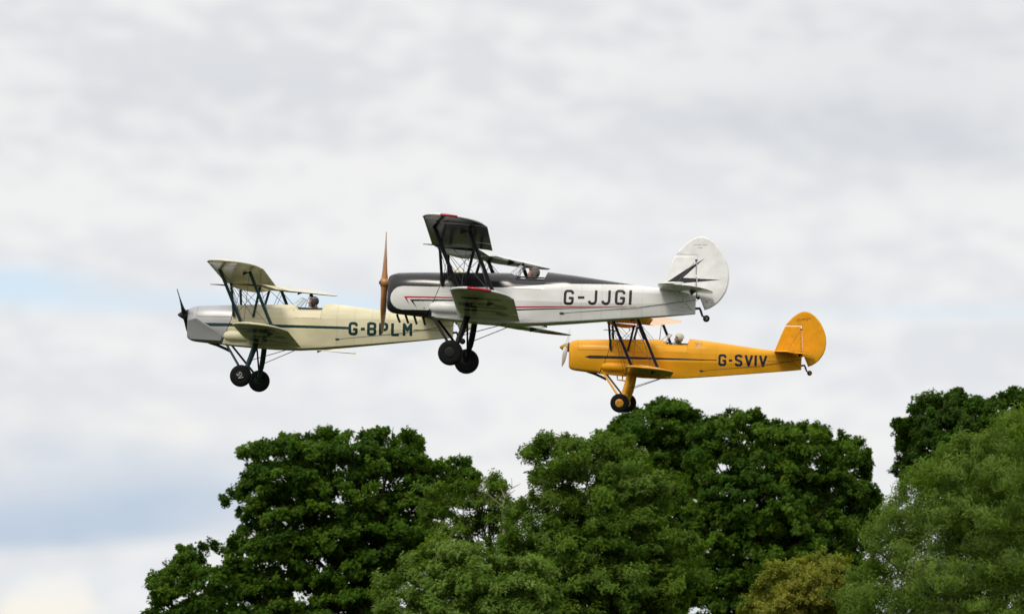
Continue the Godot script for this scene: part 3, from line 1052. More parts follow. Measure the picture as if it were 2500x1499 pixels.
func wing_ring(which: String, z: float, c0: float, c1: float) -> PackedVector3Array:
	# The aerofoil at that span, between two fractions of the chord: top from front to back, then the underside.
	var a := absf(z)
	var e := wing_edges(which, z)
	var full := 1.20
	var yl: float
	var slope := -0.083
	var mid_x: float
	if which == "upper":
		var s := maxf(0.0, a - 0.67)
		yl = 0.705 + 0.044 * s
		mid_x = 1.015 + 0.1257 * s
	else:
		yl = -0.612 + 0.044 * (a - 0.45)
		mid_x = 1.545 + 0.125 * (a - 0.45)
	var chord := e.y - e.x
	var t := 0.115 * clampf(chord / full * 1.05, 0.12, 1.0)
	if which == "upper" and a < 0.6:
		t = 0.15
	var rib := fposmod(a, 0.3) / 0.3
	var sag := 0.006 * sin(PI * rib) if a < 3.9 else 0.0
	var out := PackedVector3Array()
	var n := 9
	for side in 2:
		for i in n + 1:
			var f := float(i) / n if side == 0 else 1.0 - float(i) / n
			f = lerpf(c0, c1, f * f if c0 == 0.0 else f)
			var th := 5.0 * t * (0.2969 * sqrt(f) - 0.126 * f - 0.3516 * f * f + 0.2843 * f * f * f - 0.1036 * f * f * f * f)
			var camber := 0.035 * 4.0 * f * (1.0 - f)
			var y := camber + (th if side == 0 else -th * 0.75)
			y += (-sag if side == 0 else sag) * sin(PI * clampf(f * 1.2, 0, 1))
			var x := e.x + f * chord
			out.append(Vector3(x, yl + slope * (x - mid_x) + y * chord, z))
	return out


func span_steps(a: float, b: float) -> Array:
	var out := [a]
	var z := ceilf(a / 0.15 + 0.01) * 0.15
	while z < b - 0.02:
		out.append(z)
		z += 0.15
	out.append(b)
	return out


func wing_panel(s: Shape, which: String, zs: Array, c0: float, c1: float) -> void:
	var rings := []
	for z in zs:
		rings.append(wing_ring(which, z, c0, c1))
	s.loft(rings, true, true, [1, 1, 1, 1, 1, 1, 1, 1, 1, 3, 2, 2, 2, 2, 2, 2, 2, 2, 2, 1])


func signed_steps(list: Array, sgn: float) -> Array:
	var out := []
	for z in list:
		out.append(z * sgn)
	return out


func tip_steps(which: String) -> Array:
	var out := []
	for q in (U_TIP if which == "upper" else L_TIP):
		out.append(q[0])
	return out


func build_wings(root: Node3D, k: Dictionary) -> void:
	var up := Shape.new()
	wing_panel(up, "upper", [-0.655, -0.45, -0.15, 0.0, 0.15, 0.45, 0.655], 0.0, 1.0)
	for sg in [-1.0, 1.0]:
		wing_panel(up, "upper", signed_steps(span_steps(0.66, 3.7), sg), 0.0, 0.749)
		wing_panel(up, "upper", signed_steps(span_steps(0.66, 1.5), sg), 0.7495, 1.0)
		wing_panel(up, "upper", signed_steps([3.7, 3.86] + tip_steps("upper"), sg), 0.0, 1.0)
	put("upper_wing", up, k.upper, root, "upper")
	for sg in [1.0, -1.0]:
		var low := Shape.new()
		wing_panel(low, "lower", signed_steps(span_steps(0.34, 3.5), sg), 0.0, 0.749)
		wing_panel(low, "lower", signed_steps(span_steps(0.34, 1.3), sg), 0.7495, 1.0)
		wing_panel(low, "lower", signed_steps([3.5, 3.64] + tip_steps("lower"), sg), 0.0, 1.0)
		put("lower_wing", low, k.lower, root, "lower")
		for w in ["upper", "lower"]:
			var bow := Shape.new()
			var tips: Array = U_TIP if w == "upper" else L_TIP
			var pp := []
			for i in tips.size():
				pp.append(wing_ring(w, tips[i][0] * sg, 0.0, 1.0)[0] + Vector3(0, 0.003, 0))
			for i in range(tips.size() - 1, -1, -1):
				pp.append(wing_ring(w, tips[i][0] * sg, 0.0, 1.0)[9] + Vector3(0, 0.003, 0))
			var rr := []
			for i in pp.size():
				rr.append(lerpf(0.010, 0.020 if w == "upper" else 0.028, sin(PI * (i + 0.3) / pp.size())))
			bow.tube(pp, rr, 8)
			put("wing_tip", bow, k.upper if w == "upper" else k.lower, root, w + "_top")
		var a := Shape.new()
		wing_panel(a, "upper", signed_steps(span_steps(1.52, 3.68), sg), 0.7505, 1.0)
		put("aileron", a, k.upper, root, "upper")
		var b := Shape.new()
		wing_panel(b, "lower", signed_steps(span_steps(1.32, 3.48), sg), 0.7505, 1.0)
		put("aileron", b, k.lower, root, "lower")
		# aileron horns under each aileron
		for w in ["upper", "lower"]:
			var h := Shape.new()
			var zz: float = (2.75 if w == "upper" else 2.55) * sg
			var rg := wing_ring(w, zz, 0.0, 1.0)
			var q := rg[13]
			h.loft([PackedVector3Array([q + Vector3(0.12, 0.01, -0.008), q + Vector3(0.30, 0.0, -0.008), q + Vector3(0.12, -0.075, -0.008)]), PackedVector3Array([q + Vector3(0.12, 0.01, 0.008), q + Vector3(0.30, 0.0, 0.008), q + Vector3(0.12, -0.075, 0.008)])], true, true, [1, 2, 3])
			put("aileron_horn", h, mats.dark, root)
	if k.has("tank") or true:
		# fuel tank under the middle of the upper wing
		var tk := Shape.new()
		var rings := []
		for i in 7:
			var f := i / 6.0
			var x := lerpf(1.08, 1.82, f)
			var y := 0.655 - 0.083 * (x - 1.015)
			var d := 0.075 * sin(PI * clampf(f * 0.9 + 0.05, 0, 1))
			rings.append(PackedVector3Array([Vector3(x, y + 0.02, -0.40), Vector3(x, y - d, -0.36), Vector3(x, y - d - 0.012, 0.0), Vector3(x, y - d, 0.36), Vector3(x, y + 0.02, 0.40)]))
		tk.loft(rings, true, true, [1, 2, 2, 3, 4])
		put("fuel_tank", tk, k.bulge if k.name != "white_biplane" else k.bulge, root)
		var drip := Shape.new()
		drip.tube([Vector3(1.62, 0.56, 0.0), Vector3(1.62, 0.47, 0.0)], [0.012, 0.010], 6)
		put("fuel_gauge", drip, mats.steel, root)


func fuselage_ring(x: float, q: Array) -> PackedVector3Array:
	# q: top, upper longeron, middle stringer, lower longeron (heights), half width, half width below
	var top: float = q[0]
	var yu: float = q[1]
	var ym: float = q[2]
	var yb: float = q[3]
	var w: float = q[4]
	var wb: float = q[5]
	var h := top - yu
	var half := [Vector2(0, top), Vector2(0.30 * w, top - 0.045 * h), Vector2(0.58 * w, top - 0.17 * h), Vector2(0.81 * w, top - 0.42 * h), Vector2(0.93 * w, top - 0.68 * h), Vector2(w, yu), Vector2(w + 0.02 * minf(1.0, w / 0.3), ym), Vector2(wb, yb), Vector2(wb * 0.97, yb - 0.012), Vector2(0, yb - 0.02)]
	var out := PackedVector3Array()
	for v in half:
		out.append(Vector3(x + seam(x, v.y), v.y, v.x))
	for i in range(half.size() - 2, 0, -1):
		out.append(Vector3(x + seam(x, half[i].y), half[i].y, -half[i].x))
	return out


func seam(x: float, y: float) -> float:
	# the joint between cowling and fuselage leans forward below the middle
	return -0.23 * clampf((-0.12 - y) / 0.5, 0.0, 1.0) if absf(x - 1.145) < 0.03 else 0.0


const BODY := [
	[1.152, 0.232, -0.07, -0.31, -0.645, 0.335, 0.292], [1.5, 0.24, -0.07, -0.31, -0.69, 0.350, 0.304], [2.0, 0.246, -0.07, -0.31, -0.722, 0.356, 0.308], [2.40, 0.256, -0.07, -0.31, -0.732, 0.356, 0.308],
	[2.47, 0.252, -0.07, -0.31, -0.732, 0.356, 0.308], [2.55, 0.215, -0.07, -0.31, -0.731, 0.356, 0.308], [2.61, 0.18, -0.07, -0.31, -0.73, 0.355, 0.308],
]
const TAIL := [
	[3.15, 0.20, -0.07, -0.31, -0.70, 0.348, 0.301], [3.19, 0.295, -0.07, -0.31, -0.697, 0.346, 0.299], [3.7, 0.244, -0.068, -0.31, -0.652, 0.324, 0.28], [4.4, 0.155, -0.066, -0.30, -0.585, 0.264, 0.224],
	[5.0, 0.08, -0.066, -0.285, -0.525, 0.196, 0.168], [5.4, 0.04, -0.07, -0.27, -0.485, 0.148, 0.138], [5.8, 0.01, -0.078, -0.255, -0.445, 0.088, 0.082], [6.06, -0.03, -0.09, -0.25, -0.415, 0.034, 0.032],
]
const BODY_GROUPS := [1, 1, 1, 1, 1, 2, 3, 4, 5, 5, 4, 6, 7, 1, 1, 1, 1, 1]


func build_fuselage(root: Node3D, k: Dictionary) -> void:
	var s := Shape.new()
	var rings := []
	for b in BODY:
		rings.append(fuselage_ring(b[0], b.slice(1)))
	s.loft(rings, true, false, BODY_GROUPS)
	# the sides of the cockpit, open above
	var a: PackedVector3Array = rings[-1]
	var tail := []
	for b in TAIL:
		tail.append(fuselage_ring(b[0], b.slice(1)))
	var z := fuselage_ring(3.15, [0.18, -0.07, -0.31, -0.70, 0.348, 0.301])
	var open_a := PackedVector3Array()
	var open_z := PackedVector3Array()
	for i in range(2, a.size() - 1):
		open_a.append(a[i])
		open_z.append(z[i])
	s.loft([open_a, open_z], false, false, BODY_GROUPS.slice(2))
	s.loft(tail, true, true, BODY_GROUPS)
	put("fuselage", s, k.skin, root, "side")
	# cockpit: padded rim, floor and bulkhead
	var rim := Shape.new()
	for sg in [-1.0, 1.0]:
		rim = Shape.new()
		rim.tube([Vector3(2.60, 0.19, 0.19 * sg), Vector3(2.62, 0.168, 0.222 * sg), Vector3(2.9, 0.158, 0.226 * sg), Vector3(3.15, 0.158, 0.222 * sg)], [0.016, 0.016, 0.016, 0.016], 6)
		put("cockpit_rim", rim, mats.cockpit, root)
	var tub := Shape.new()
	tub.box(Vector3(2.85, -0.55, 0), Vector3(0.75, 0.04, 0.58))
	tub.box(Vector3(2.52, -0.18, 0), Vector3(0.03, 0.6, 0.56))
	put("cockpit_floor", tub, mats.cockpit, root)
	# cowling
	var c := Shape.new()
	var cr := []
	for q in [[0.095, 0.115, -0.47, 0.15, 0.9], [0.105, 0.135, -0.52, 0.195, 0.9], [0.135, 0.155, -0.557, 0.235, 0.9], [0.19, 0.178, -0.58, 0.262, 0.9], [0.28, 0.200, -0.597, 0.285, 0.9], [0.55, 0.215, -0.625, 0.312, 0.9], [0.85, 0.224, -0.650, 0.327, 0.9], [1.138, 0.229, -0.665, 0.334, 0.9]]:
		var top: float = q[1]
		var bot: float = q[2]
		var w: float = q[3]
		var half := [Vector2(0, top), Vector2(w * 0.30, top - 0.012), Vector2(w * 0.58, top - 0.05), Vector2(w * 0.80, top - 0.12), Vector2(w * 0.93, top - 0.20), Vector2(w, -0.07 if top > 0.15 else top - 0.26), Vector2(w * 1.03, -0.31), Vector2(w * 0.97, lerpf(bot, -0.31, 0.28)), Vector2(w * 0.86, lerpf(bot, -0.31, 0.08)), Vector2(0, bot)]
		var ring := PackedVector3Array()
		for v in half:
			ring.append(Vector3(q[0] + seam(q[0], v.y), v.y, v.x))
		for i in range(half.size() - 2, 0, -1):
			ring.append(Vector3(q[0] + seam(q[0], half[i].y), half[i].y, -half[i].x))
		cr.append(ring)
	c.loft(cr, true, true)
	put("cowling", c, k.cowl, root, "side")
	if k.has("scoop"):
		# air scoop standing proud of the port side
		var sc := Shape.new()
		var o := v2([0.13, -0.16, 0.33, -0.10, 0.74, -0.36, 0.93, -0.49, 0.90, -0.585, 0.20, -0.55, 0.15, -0.48])
		var fr := PackedVector3Array()
		var bk := PackedVector3Array()
		for q in o:
			fr.append(Vector3(q.x, q.y, 0.345 if q.x > 0.25 else 0.29))
			bk.append(Vector3(q.x, q.y, 0.2))
		sc.loft([bk, fr], true, true, [1, 2, 3, 4, 5, 6, 7])
		put("air_scoop", sc, k.scoop, root)
	# inlet beside the spinner, and the joint band behind the cowling
	var inlet := Shape.new()
	inlet.lathe([Vector2(-0.012, 0.03), Vector2(-0.016, 0.05), Vector2(0.0, 0.058), Vector2(0.03, 0.05)], 12, Vector3(1, 0, 0), Vector3(0.115, -0.15, 0.13))
	put("air_inlet", inlet, mats.dark, root)
	# bulge low on the fuselage side, behind the cowling
	for sg in [1.0, -1.0]:
		var b := Shape.new()
		b.tube([Vector3(0.985, -0.475, 0.235 * sg), Vector3(1.03, -0.47, 0.265 * sg), Vector3(1.12, -0.468, 0.283 * sg), Vector3(1.5, -0.472, 0.292 * sg), Vector3(1.8, -0.475, 0.288 * sg), Vector3(2.15, -0.48, 0.25 * sg)], [0.082, 0.108, 0.122, 0.126, 0.11, 0.04], 18)
		put("side_fairing", b, k.bulge, root)
	# exhaust
	for i in k.exhausts:
		var e := Shape.new()
		if k.exhausts > 1:
			var x: float = 0.27 + 0.165 * i
			e.tube([Vector3(x, -0.60, -0.03), Vector3(x + 0.03, -0.68, -0.03), Vector3(x + 0.065, -0.755 - 0.012 * i, -0.03)], [0.023, 0.023, 0.023], 8)
		else:
			e.tube([Vector3(0.55, -0.615, -0.02), Vector3(0.75, -0.66, -0.02), Vector3(0.93, -0.735, -0.02), Vector3(1.06, -0.80, -0.02)], [0.02, 0.034, 0.034, 0.03], 8)
		put("exhaust_pipe", e, mats.dark, root)
	# windscreen of the rear cockpit
	var w := Node3D.new()
	w.name = "windscreen"
	root.add_child(w, true)
	var g := Shape.new()
	var lowp := [Vector3(2.56, 0.20, -0.20), Vector3(2.47, 0.255, -0.10), Vector3(2.47, 0.255, 0.10), Vector3(2.56, 0.20, 0.20)]
	var hip := [Vector3(2.72, 0.375, -0.155), Vector3(2.655, 0.405, -0.085), Vector3(2.655, 0.405, 0.085), Vector3(2.72, 0.375, 0.155)]
	for i in 3:
		var pg := Shape.new()
		pg.quad(lowp[i], lowp[i + 1], hip[i + 1], hip[i], i + 1)
		put("pane", pg, mats.glass, w)
	var fr2 := Shape.new()
	for i in 4:
		fr2.tube([lowp[i], hip[i]], [0.005, 0.005], 5)
		if i < 3:
			fr2.tube([hip[i], hip[i + 1]], [0.005, 0.005], 5)
	put("frame", fr2, mats.steel, w)
	# control cables to the tail
	for sg in [1.0, -1.0]:
		var f := Shape.new()
		f.ball(Vector3(3.53, -0.518, 0.315 * sg), Vector3(0.05, 0.022, 0.014), 6, 8)
		put("cable_fairing", f, mats.dark, root)
		var cb := Shape.new()
		cb.tube([Vector3(3.55, -0.517, 0.318 * sg), Vector3(4.94, -0.36, 0.222 * sg), Vector3(6.07, -0.165, 0.09 * sg)], [0.005, 0.005, 0.005], 5)
		put("control_cable", cb, mats.wire, root)


func build_tail(root: Node3D, k: Dictionary) -> void:
	var fin := Shape.new()
	fin.plate(v2([5.36, 0.02, 5.46, 0.28, 5.55, 0.51, 5.625, 0.675, 6.02, 0.675, 6.045, 0.3, 6.06, -0.05]), 0.055)
	put("fin", fin, k.fin, root, "fin")
	var rud := Shape.new()
	rud.plate(v2([5.63, 0.695, 5.70, 0.785, 5.79, 0.885, 5.87, 0.955, 5.97, 1.02, 6.05, 1.053, 6.12, 1.062, 6.20, 1.05, 6.29, 1.01, 6.38, 0.945, 6.46, 0.86, 6.53, 0.77, 6.59, 0.66, 6.64, 0.54, 6.675, 0.41, 6.685, 0.27, 6.67, 0.13, 6.63, 0.0, 6.57, -0.10, 6.51, -0.18, 6.43, -0.25, 6.34, -0.31, 6.235, -0.35, 6.17, -0.20, 6.12, -0.09, 6.08, -0.10, 6.068, 0.3, 6.045, 0.695]), 0.05)
	put("rudder", rud, k.fin, root, "fin")
	for y in [0.60, 0.30, 0.06]:
		var h := Shape.new()
		h.box(Vector3(6.052 - 0.02 * y, y, 0), Vector3(0.05, 0.035, 0.03))
		put("hinge", h, k.tail if y < 0.5 else mats.dark, root)
	var post := Shape.new()
	post.tube([Vector3(6.032, 0.62, 0), Vector3(6.065, -0.12, 0)], [0.010, 0.010], 6)
	put("rudder_post", post, paint(lin(0.10, 0.085, 0.07), 0.6), root)
	if k.has("script"):
		# the maker's name in small slanting letters across the top of the rudder
		for sg in [1.0, -1.0]:
			var tm := TextMesh.new()
			var f := SystemFont.new()
			f.font_names = PackedStringArray(["Droid Serif"])
			tm.font = f
			tm.text = "Stampe"
			tm.font_size = 32
			tm.pixel_size = 0.0034
			tm.depth = 0.004
			var o := MeshInstance3D.new()
			o.name = numbered("lettering", root)
			o.mesh = tm
			o.material_override = paint(lin(0.10, 0.035, 0.01), 0.5)
			o.transform = Transform3D(Basis(Vector3(sg * 1.0, 0.16, 0), Vector3(0.22, 0.9, 0) if sg > 0 else Vector3(-0.22, 0.9, 0), Vector3(0, 0, sg)), Vector3(6.10, 0.86, sg * 0.024))
			root.add_child(o, true)
	# tailplane, elevators, their struts
	for sg in [1.0, -1.0]:
		var t := Shape.new()
		var rings := []
		for q in [[0.06, 5.36, 5.98], [0.4, 5.40, 5.98], [0.8, 5.43, 5.98], [1.1, 5.47, 5.98], [1.24, 5.53, 5.98], [1.32, 5.66, 5.97], [1.35, 5.80, 5.95]]:
			rings.append(tail_ring(q[0] * sg, q[1], q[2], 0.055, 0.02, 0.0))
		t.loft(rings, true, true, [1, 1, 1, 1, 3, 2, 2, 2, 2, 1])
		put("tailplane", t, k.tail, root)
		var e := Shape.new()
		rings = []
		for q in [[0.10, 6.0, 6.36], [0.35, 6.0, 6.43], [0.7, 6.0, 6.46], [1.0, 6.0, 6.40], [1.2, 6.0, 6.28], [1.33, 5.99, 6.12], [1.36, 5.97, 6.02]]:
			rings.append(tail_ring(q[0] * sg, q[1], q[2], 0.038, -0.005, -0.10))
		e.loft(rings, true, true, [1, 1, 1, 1, 3, 2, 2, 2, 2, 1])
		put("elevator", e, k.tail, root)
		var h := Shape.new()
		h.loft([PackedVector3Array([Vector3(5.98, 0.0, 0.45 * sg), Vector3(6.16, -0.01, 0.45 * sg), Vector3(6.03, -0.12, 0.45 * sg)]), PackedVector3Array([Vector3(5.98, 0.0, 0.47 * sg), Vector3(6.16, -0.01, 0.47 * sg), Vector3(6.03, -0.12, 0.47 * sg)])], true, true, [1, 2, 3])
		put("elevator_horn", h, k.tail_strut, root)
		var b := Shape.new()
		b.tube([Vector3(5.72, -0.01, 0.85 * sg), Vector3(6.0, -0.36, 0.05 * sg)], [0.016, 0.016], 6, 0.6, Vector3(1, 0, 0))
		put("tail_strut", b, k.tail, root)
		var wz := Shape.new()
		wz.tube([Vector3(6.0, 0.55, 0.03 * sg), Vector3(5.75, 0.02, 0.85 * sg)], [0.004, 0.004], 4)
		put("bracing_wire", wz, mats.wire, root)
	# tailwheel
	var tw := Node3D.new()
	tw.name = "tailwheel"
	root.add_child(tw, true)
	var ty := Shape.new()
	ty.lathe(tyre_profile(0.066, 0.022, 0.028), 20, Vector3(0, 0, 1), Vector3(6.275, -0.51, 0))
	put("tyre", ty, mats.rubber, tw)
	var hb := Shape.new()
	hb.lathe([Vector2(-0.024, 0.0), Vector2(-0.024, 0.03), Vector2(0.024, 0.03), Vector2(0.024, 0.0)], 14, Vector3(0, 0, 1), Vector3(6.275, -0.51, 0))
	put("hub", hb, k.tail_hub, tw)
	var fk := Shape.new()
	fk.tube([Vector3(6.05, -0.325, 0), Vector3(6.14, -0.318, 0), Vector3(6.165, -0.37, 0), Vector3(6.20, -0.46, 0.03), Vector3(6.275, -0.51, 0.034)], [0.026, 0.026, 0.025, 0.022, 0.018], 8)
	put("fork", fk, k.tail_strut, tw)


func tail_ring(z: float, xa: float, xb: float, t: float, y: float, slope: float) -> PackedVector3Array:
	var out := PackedVector3Array()
	for side in 2:
		for i in 5:
			var f := i / 4.0 if side == 0 else 1.0 - i / 4.0
			var th := t * (sqrt(clampf(f * 3.0, 0.02, 1.0)) if slope == 0.0 else (1.0 - 0.82 * f)) / 2.0
			var x := lerpf(xa, xb, f)
			out.append(Vector3(x, y + slope * (x - xa) + (th if side == 0 else -th), z))
	return out


func tyre_profile(r: float, half: float, depth: float) -> Array:
	var out := []
	for i in 13:
		var a := PI * i / 12.0
		out.append(Vector2(-half * cos(a), r - depth + depth * pow(sin(a), 0.75)))
	return out


func build_struts(root: Node3D, k: Dictionary) -> void:
	var fore := Vector3(1, 0, 0)
	for sg in [1.0, -1.0]:
		var m := Vector3(1, 1, sg)
		for q in [[Vector3(1.475, 0.80, 3.07), Vector3(2.02, -0.455, 3.02)], [Vector3(2.155, 0.735, 3.10), Vector3(2.70, -0.53, 3.04)]]:
			var s := Shape.new()
			s.tube([q[0] * m, q[1] * m], [0.036, 0.036], 10, 0.45, fore)
			put("interplane_strut", s, k.strut, root)
		for q in [[Vector3(1.135, 0.67, 0.46), Vector3(1.20, -0.06, 0.365)], [Vector3(1.795, 0.60, 0.47), Vector3(1.635, -0.06, 0.37)]]:
			var s := Shape.new()
			s.tube([q[0] * m, q[1] * m], [0.029, 0.029], 10, 0.5, fore)
			put("cabane_strut", s, k.strut, root)
		var wires := [
			[Vector3(1.55, -0.60, 0.40), Vector3(1.46, 0.79, 3.05)], [Vector3(1.62, -0.61, 0.40), Vector3(1.53, 0.79, 3.05)], [Vector3(2.30, -0.66, 0.40), Vector3(2.15, 0.73, 3.07)],
			[Vector3(1.14, 0.66, 0.46), Vector3(2.00, -0.46, 3.0)], [Vector3(1.80, 0.60, 0.47), Vector3(2.68, -0.53, 3.0)],
			[Vector3(1.475, 0.79, 3.05), Vector3(2.69, -0.52, 3.03)], [Vector3(2.15, 0.73, 3.08), Vector3(2.03, -0.45, 3.02)],
			[Vector3(1.14, 0.64, 0.45), Vector3(1.63, -0.04, 0.37)], [Vector3(1.79, 0.58, 0.46), Vector3(1.20, -0.04, 0.37)],
		]
		for q in wires:
			var s := Shape.new()
			s.tube([q[0] * m, q[1] * m], [0.0056, 0.0056], 4)
			put("bracing_wire", s, mats.wire, root)
	for q in [[Vector3(1.14, 0.64, 0.45), Vector3(1.20, 0.10, -0.33)], [Vector3(1.14, 0.64, -0.45), Vector3(1.20, 0.10, 0.33)]]:
		var s := Shape.new()
		s.tube([q[0], q[1]], [0.0056, 0.0056], 4)
		put("bracing_wire", s, mats.wire, root)
	# pitot head on the front port strut
	var p := Shape.new()
	p.tube([Vector3(1.62, 0.43, 3.05), Vector3(1.46, 0.445, 3.05), Vector3(1.28, 0.45, 3.05)], [0.016, 0.013, 0.007], 6)
	put("pitot_tube", p, k.strut, root)


func build_gear(root: Node3D, k: Dictionary) -> void:
	var yellow: bool = k.name == "yellow_biplane"
	for sg in [1.0, -1.0]:
		var m := Vector3(1, 1, sg)
		var leg := Shape.new()
		leg.tube([Vector3(1.73, -0.62, 0.42) * m, Vector3(1.66, -0.95, 0.58) * m, Vector3(1.615, -1.12, 0.66) * m], [0.088, 0.086, 0.08] if yellow else [0.062, 0.060, 0.056], 12)
		leg.tube([Vector3(1.615, -1.12, 0.66) * m, Vector3(1.555, -1.31, 0.755) * m, Vector3(1.52, -1.40, 0.80) * m], [0.074, 0.055, 0.04] if yellow else [0.05, 0.045, 0.04], 10)
		put("undercarriage_leg", leg, k.gear, root)
		var s := Shape.new()
		s.tube([Vector3(1.01, -0.635, 0.27) * m, Vector3(1.46, -1.24, 0.66) * m, Vector3(1.52, -1.385, 0.77) * m], [0.026, 0.028, 0.024], 8, 0.6, Vector3(1, 0, 0))
		put("radius_rod", s, k.gear, root)
		var d := Shape.new()
		d.tube([Vector3(1.56, -1.25, 0.70) * m, Vector3(1.66, -0.72, 0.02 * sg) * m], [0.02, 0.02], 8)
		put("cross_strut", d, k.gear, root)
		var w := Node3D.new()
		w.name = numbered("wheel", root)
		root.add_child(w, true)
		var c := Vector3(1.515, -1.391, 0.912 * sg)
		var ty := Shape.new()
		ty.lathe(tyre_profile(0.243, 0.082, 0.10), 40, Vector3(0, 0, 1), c)
		put("tyre", ty, mats.rubber, w)
		var h := Shape.new()
		h.lathe([Vector2(-0.094, 0.0), Vector2(-0.093, 0.07), Vector2(-0.088, 0.104), Vector2(-0.07, 0.11), Vector2(0.07, 0.11), Vector2(0.088, 0.104), Vector2(0.093, 0.07), Vector2(0.094, 0.0)], 28, Vector3(0, 0, 1), c)
		put("hub", h, k.hub, w)
		var ax := Shape.new()
		ax.tube([c + Vector3(0, 0, -0.13 * sg), c + Vector3(0, 0, 0.02 * sg)], [0.03, 0.03], 8)
		put("axle", ax, k.gear, w)
		if k.has("wheel_text"):
			var tm := TextMesh.new()
			var f := SystemFont.new()
			f.font_names = PackedStringArray(["Droid Sans"])
			tm.font = f
			tm.text = "SV"
			tm.font_size = 32
			tm.pixel_size = 0.0044
			tm.depth = 0.006
			var o := MeshInstance3D.new()
			o.name = "lettering"
			o.mesh = tm
			o.material_override = paint(k.wheel_text, 0.5)
			o.position = c + Vector3(0, 0, 0.096 * sg)
			o.rotation_degrees = Vector3(0, 0 if sg > 0 else 180, k.wheel_turn)
			w.add_child(o, true)
	# brace running back to the belly
	for sg in [-1.0, 1.0]:
		var b := Shape.new()
		b.tube([Vector3(1.68, -1.02, 0.60 * sg), Vector3(2.45, -0.745, 0.25 * sg)], [0.008, 0.008], 6)
		put("rear_brace", b, mats.dark, root)
	if yellow:
		var st := Shape.new()
		st.tube([Vector3(1.36, -0.70, 0.2), Vector3(1.37, -0.80, 0.22), Vector3(1.62, -0.83, 0.30)], [0.016, 0.016, 0.02], 6)
		st.tube([Vector3(1.50, -0.71, 0.2), Vector3(1.50, -0.81, 0.25)], [0.016, 0.016], 6)
		put("step", st, k.gear, root)


func build_propeller(root: Node3D, k: Dictionary) -> void:
	var hub_node := Node3D.new()
	hub_node.name = "propeller"
	hub_node.position = Vector3(0.0, 0, 0)
	hub_node.rotation_degrees = Vector3(k.blade_turn, 0, 0)
	root.add_child(hub_node, true)
	var wood: bool = k.blade == "wood"
	var m: StandardMaterial3D
	if wood:
		m = paint(Color.WHITE, 0.3)
		var n := FastNoiseLite.new()
		n.seed = 3
		n.frequency = 0.02
		n.fractal_octaves = 3
		var ramp := Gradient.new()
		ramp.set_color(0, lin(0.30, 0.115, 0.028))
		ramp.set_color(1, lin(0.52, 0.25, 0.075))
		var t := NoiseTexture2D.new()
		t.width = 256
		t.height = 256
		t.seamless = true
		t.noise = n
		t.color_ramp = ramp
		m.albedo_texture = t
		m.uv1_triplanar = true
		m.uv1_scale = Vector3(9, 0.7, 9)
		m.clearcoat_enabled = true
		m.clearcoat = 0.6
	elif k.blade == "black":
		m = paint(lin(0.014, 0.014, 0.016), 0.4)
	else:
		m = paint(lin(0.52, 0.53, 0.54), 0.5, 0.1)
	var radius := 0.98 if wood else 0.95
	for e in [1.0, -1.0]:
		var s := Shape.new()
		var rings := []
		for i in 13:
			var f := i / 12.0
			var rr := lerpf(0.03, radius, f)
			var chord := 0.11
			var thick := 0.10
			if f < 0.2:
				chord = lerpf(0.14, 0.13, f / 0.2)
				thick = lerpf(0.15, 0.065, f / 0.2)
			else:
				var g := (f - 0.2) / 0.8
				chord = 0.13 + 0.075 * sin(PI * clampf(g * 1.15, 0, 1)) - 0.03 * g
				thick = lerpf(0.065, 0.016, sqrt(g))
				if f > 0.93:
					chord *= sqrt(clampf(1.0 - pow((f - 0.93) / 0.075, 2.0), 0.03, 1.0))
			var twist := atan2(1.6, TAU * maxf(rr, 0.16)) * (1.0 if f > 0.08 else 0.9)
			var ring := PackedVector3Array()
			for j in 12:
				var a := TAU * j / 12
				var cx := cos(a) * chord / 2
				var cy := sin(a) * thick / 2
				ring.append(Vector3(cx * sin(twist) + cy * cos(twist), rr * e, (cx * cos(twist) - cy * sin(twist)) * e))
			rings.append(ring)
		s.loft(rings, true, true)
		put("propeller_blade", s, m, hub_node)
	if wood:
		var b := Shape.new()
		b.lathe([Vector2(-0.105, 0.0), Vector2(-0.10, 0.03), Vector2(-0.07, 0.04), Vector2(-0.07, 0.075), Vector2(-0.055, 0.08), Vector2(-0.055, 0.0)], 16, Vector3(1, 0, 0))
		put("hub_plate", b, mats.dark, hub_node)
		var bs := Shape.new()
		bs.lathe([Vector2(-0.06, 0.0), Vector2(-0.058, 0.085), Vector2(0.0, 0.105), Vector2(0.055, 0.09), Vector2(0.12, 0.06)], 18, Vector3(1, 0, 0))
		put("boss", bs, m, hub_node)
	else:
		var sp := Shape.new()
		sp.lathe([Vector2(-0.17, 0.0), Vector2(-0.155, 0.022), Vector2(-0.11, 0.055), Vector2(-0.05, 0.09), Vector2(0.02, 0.112), Vector2(0.075, 0.118), Vector2(0.078, 0.0)], 24, Vector3(1, 0, 0))
		put("spinner", sp, m if k.blade == "black" else paint(lin(0.42, 0.24, 0.03), 0.3, 0.2), hub_node)
		var bp := Shape.new()
		bp.lathe([Vector2(0.06, 0.0), Vector2(0.06, 0.12), Vector2(0.12, 0.125), Vector2(0.12, 0.0)], 20, Vector3(1, 0, 0))
		put("backplate", bp, mats.dark, hub_node)


func build_aeroplane(k: Dictionary) -> void:
	var root := thing(k.name, k.label, "biplane", "vintage biplanes flying in formation")
	var turn := Basis(Vector3.UP, deg_to_rad(k.yaw)) * Basis(Vector3.RIGHT, deg_to_rad(k.roll)) * Basis(Vector3.BACK, deg_to_rad(k.pitch))
	root.transform = Transform3D(turn, k.pos)
	build_fuselage(root, k)
	build_wings(root, k)
	build_struts(root, k)
	build_tail(root, k)
	build_gear(root, k)
	build_propeller(root, k)
	build_pilot(root.transform, k.head)


# ------------------------------------------------------------------ pilots

var body_mesh: ArrayMesh
var face_mesh: ArrayMesh


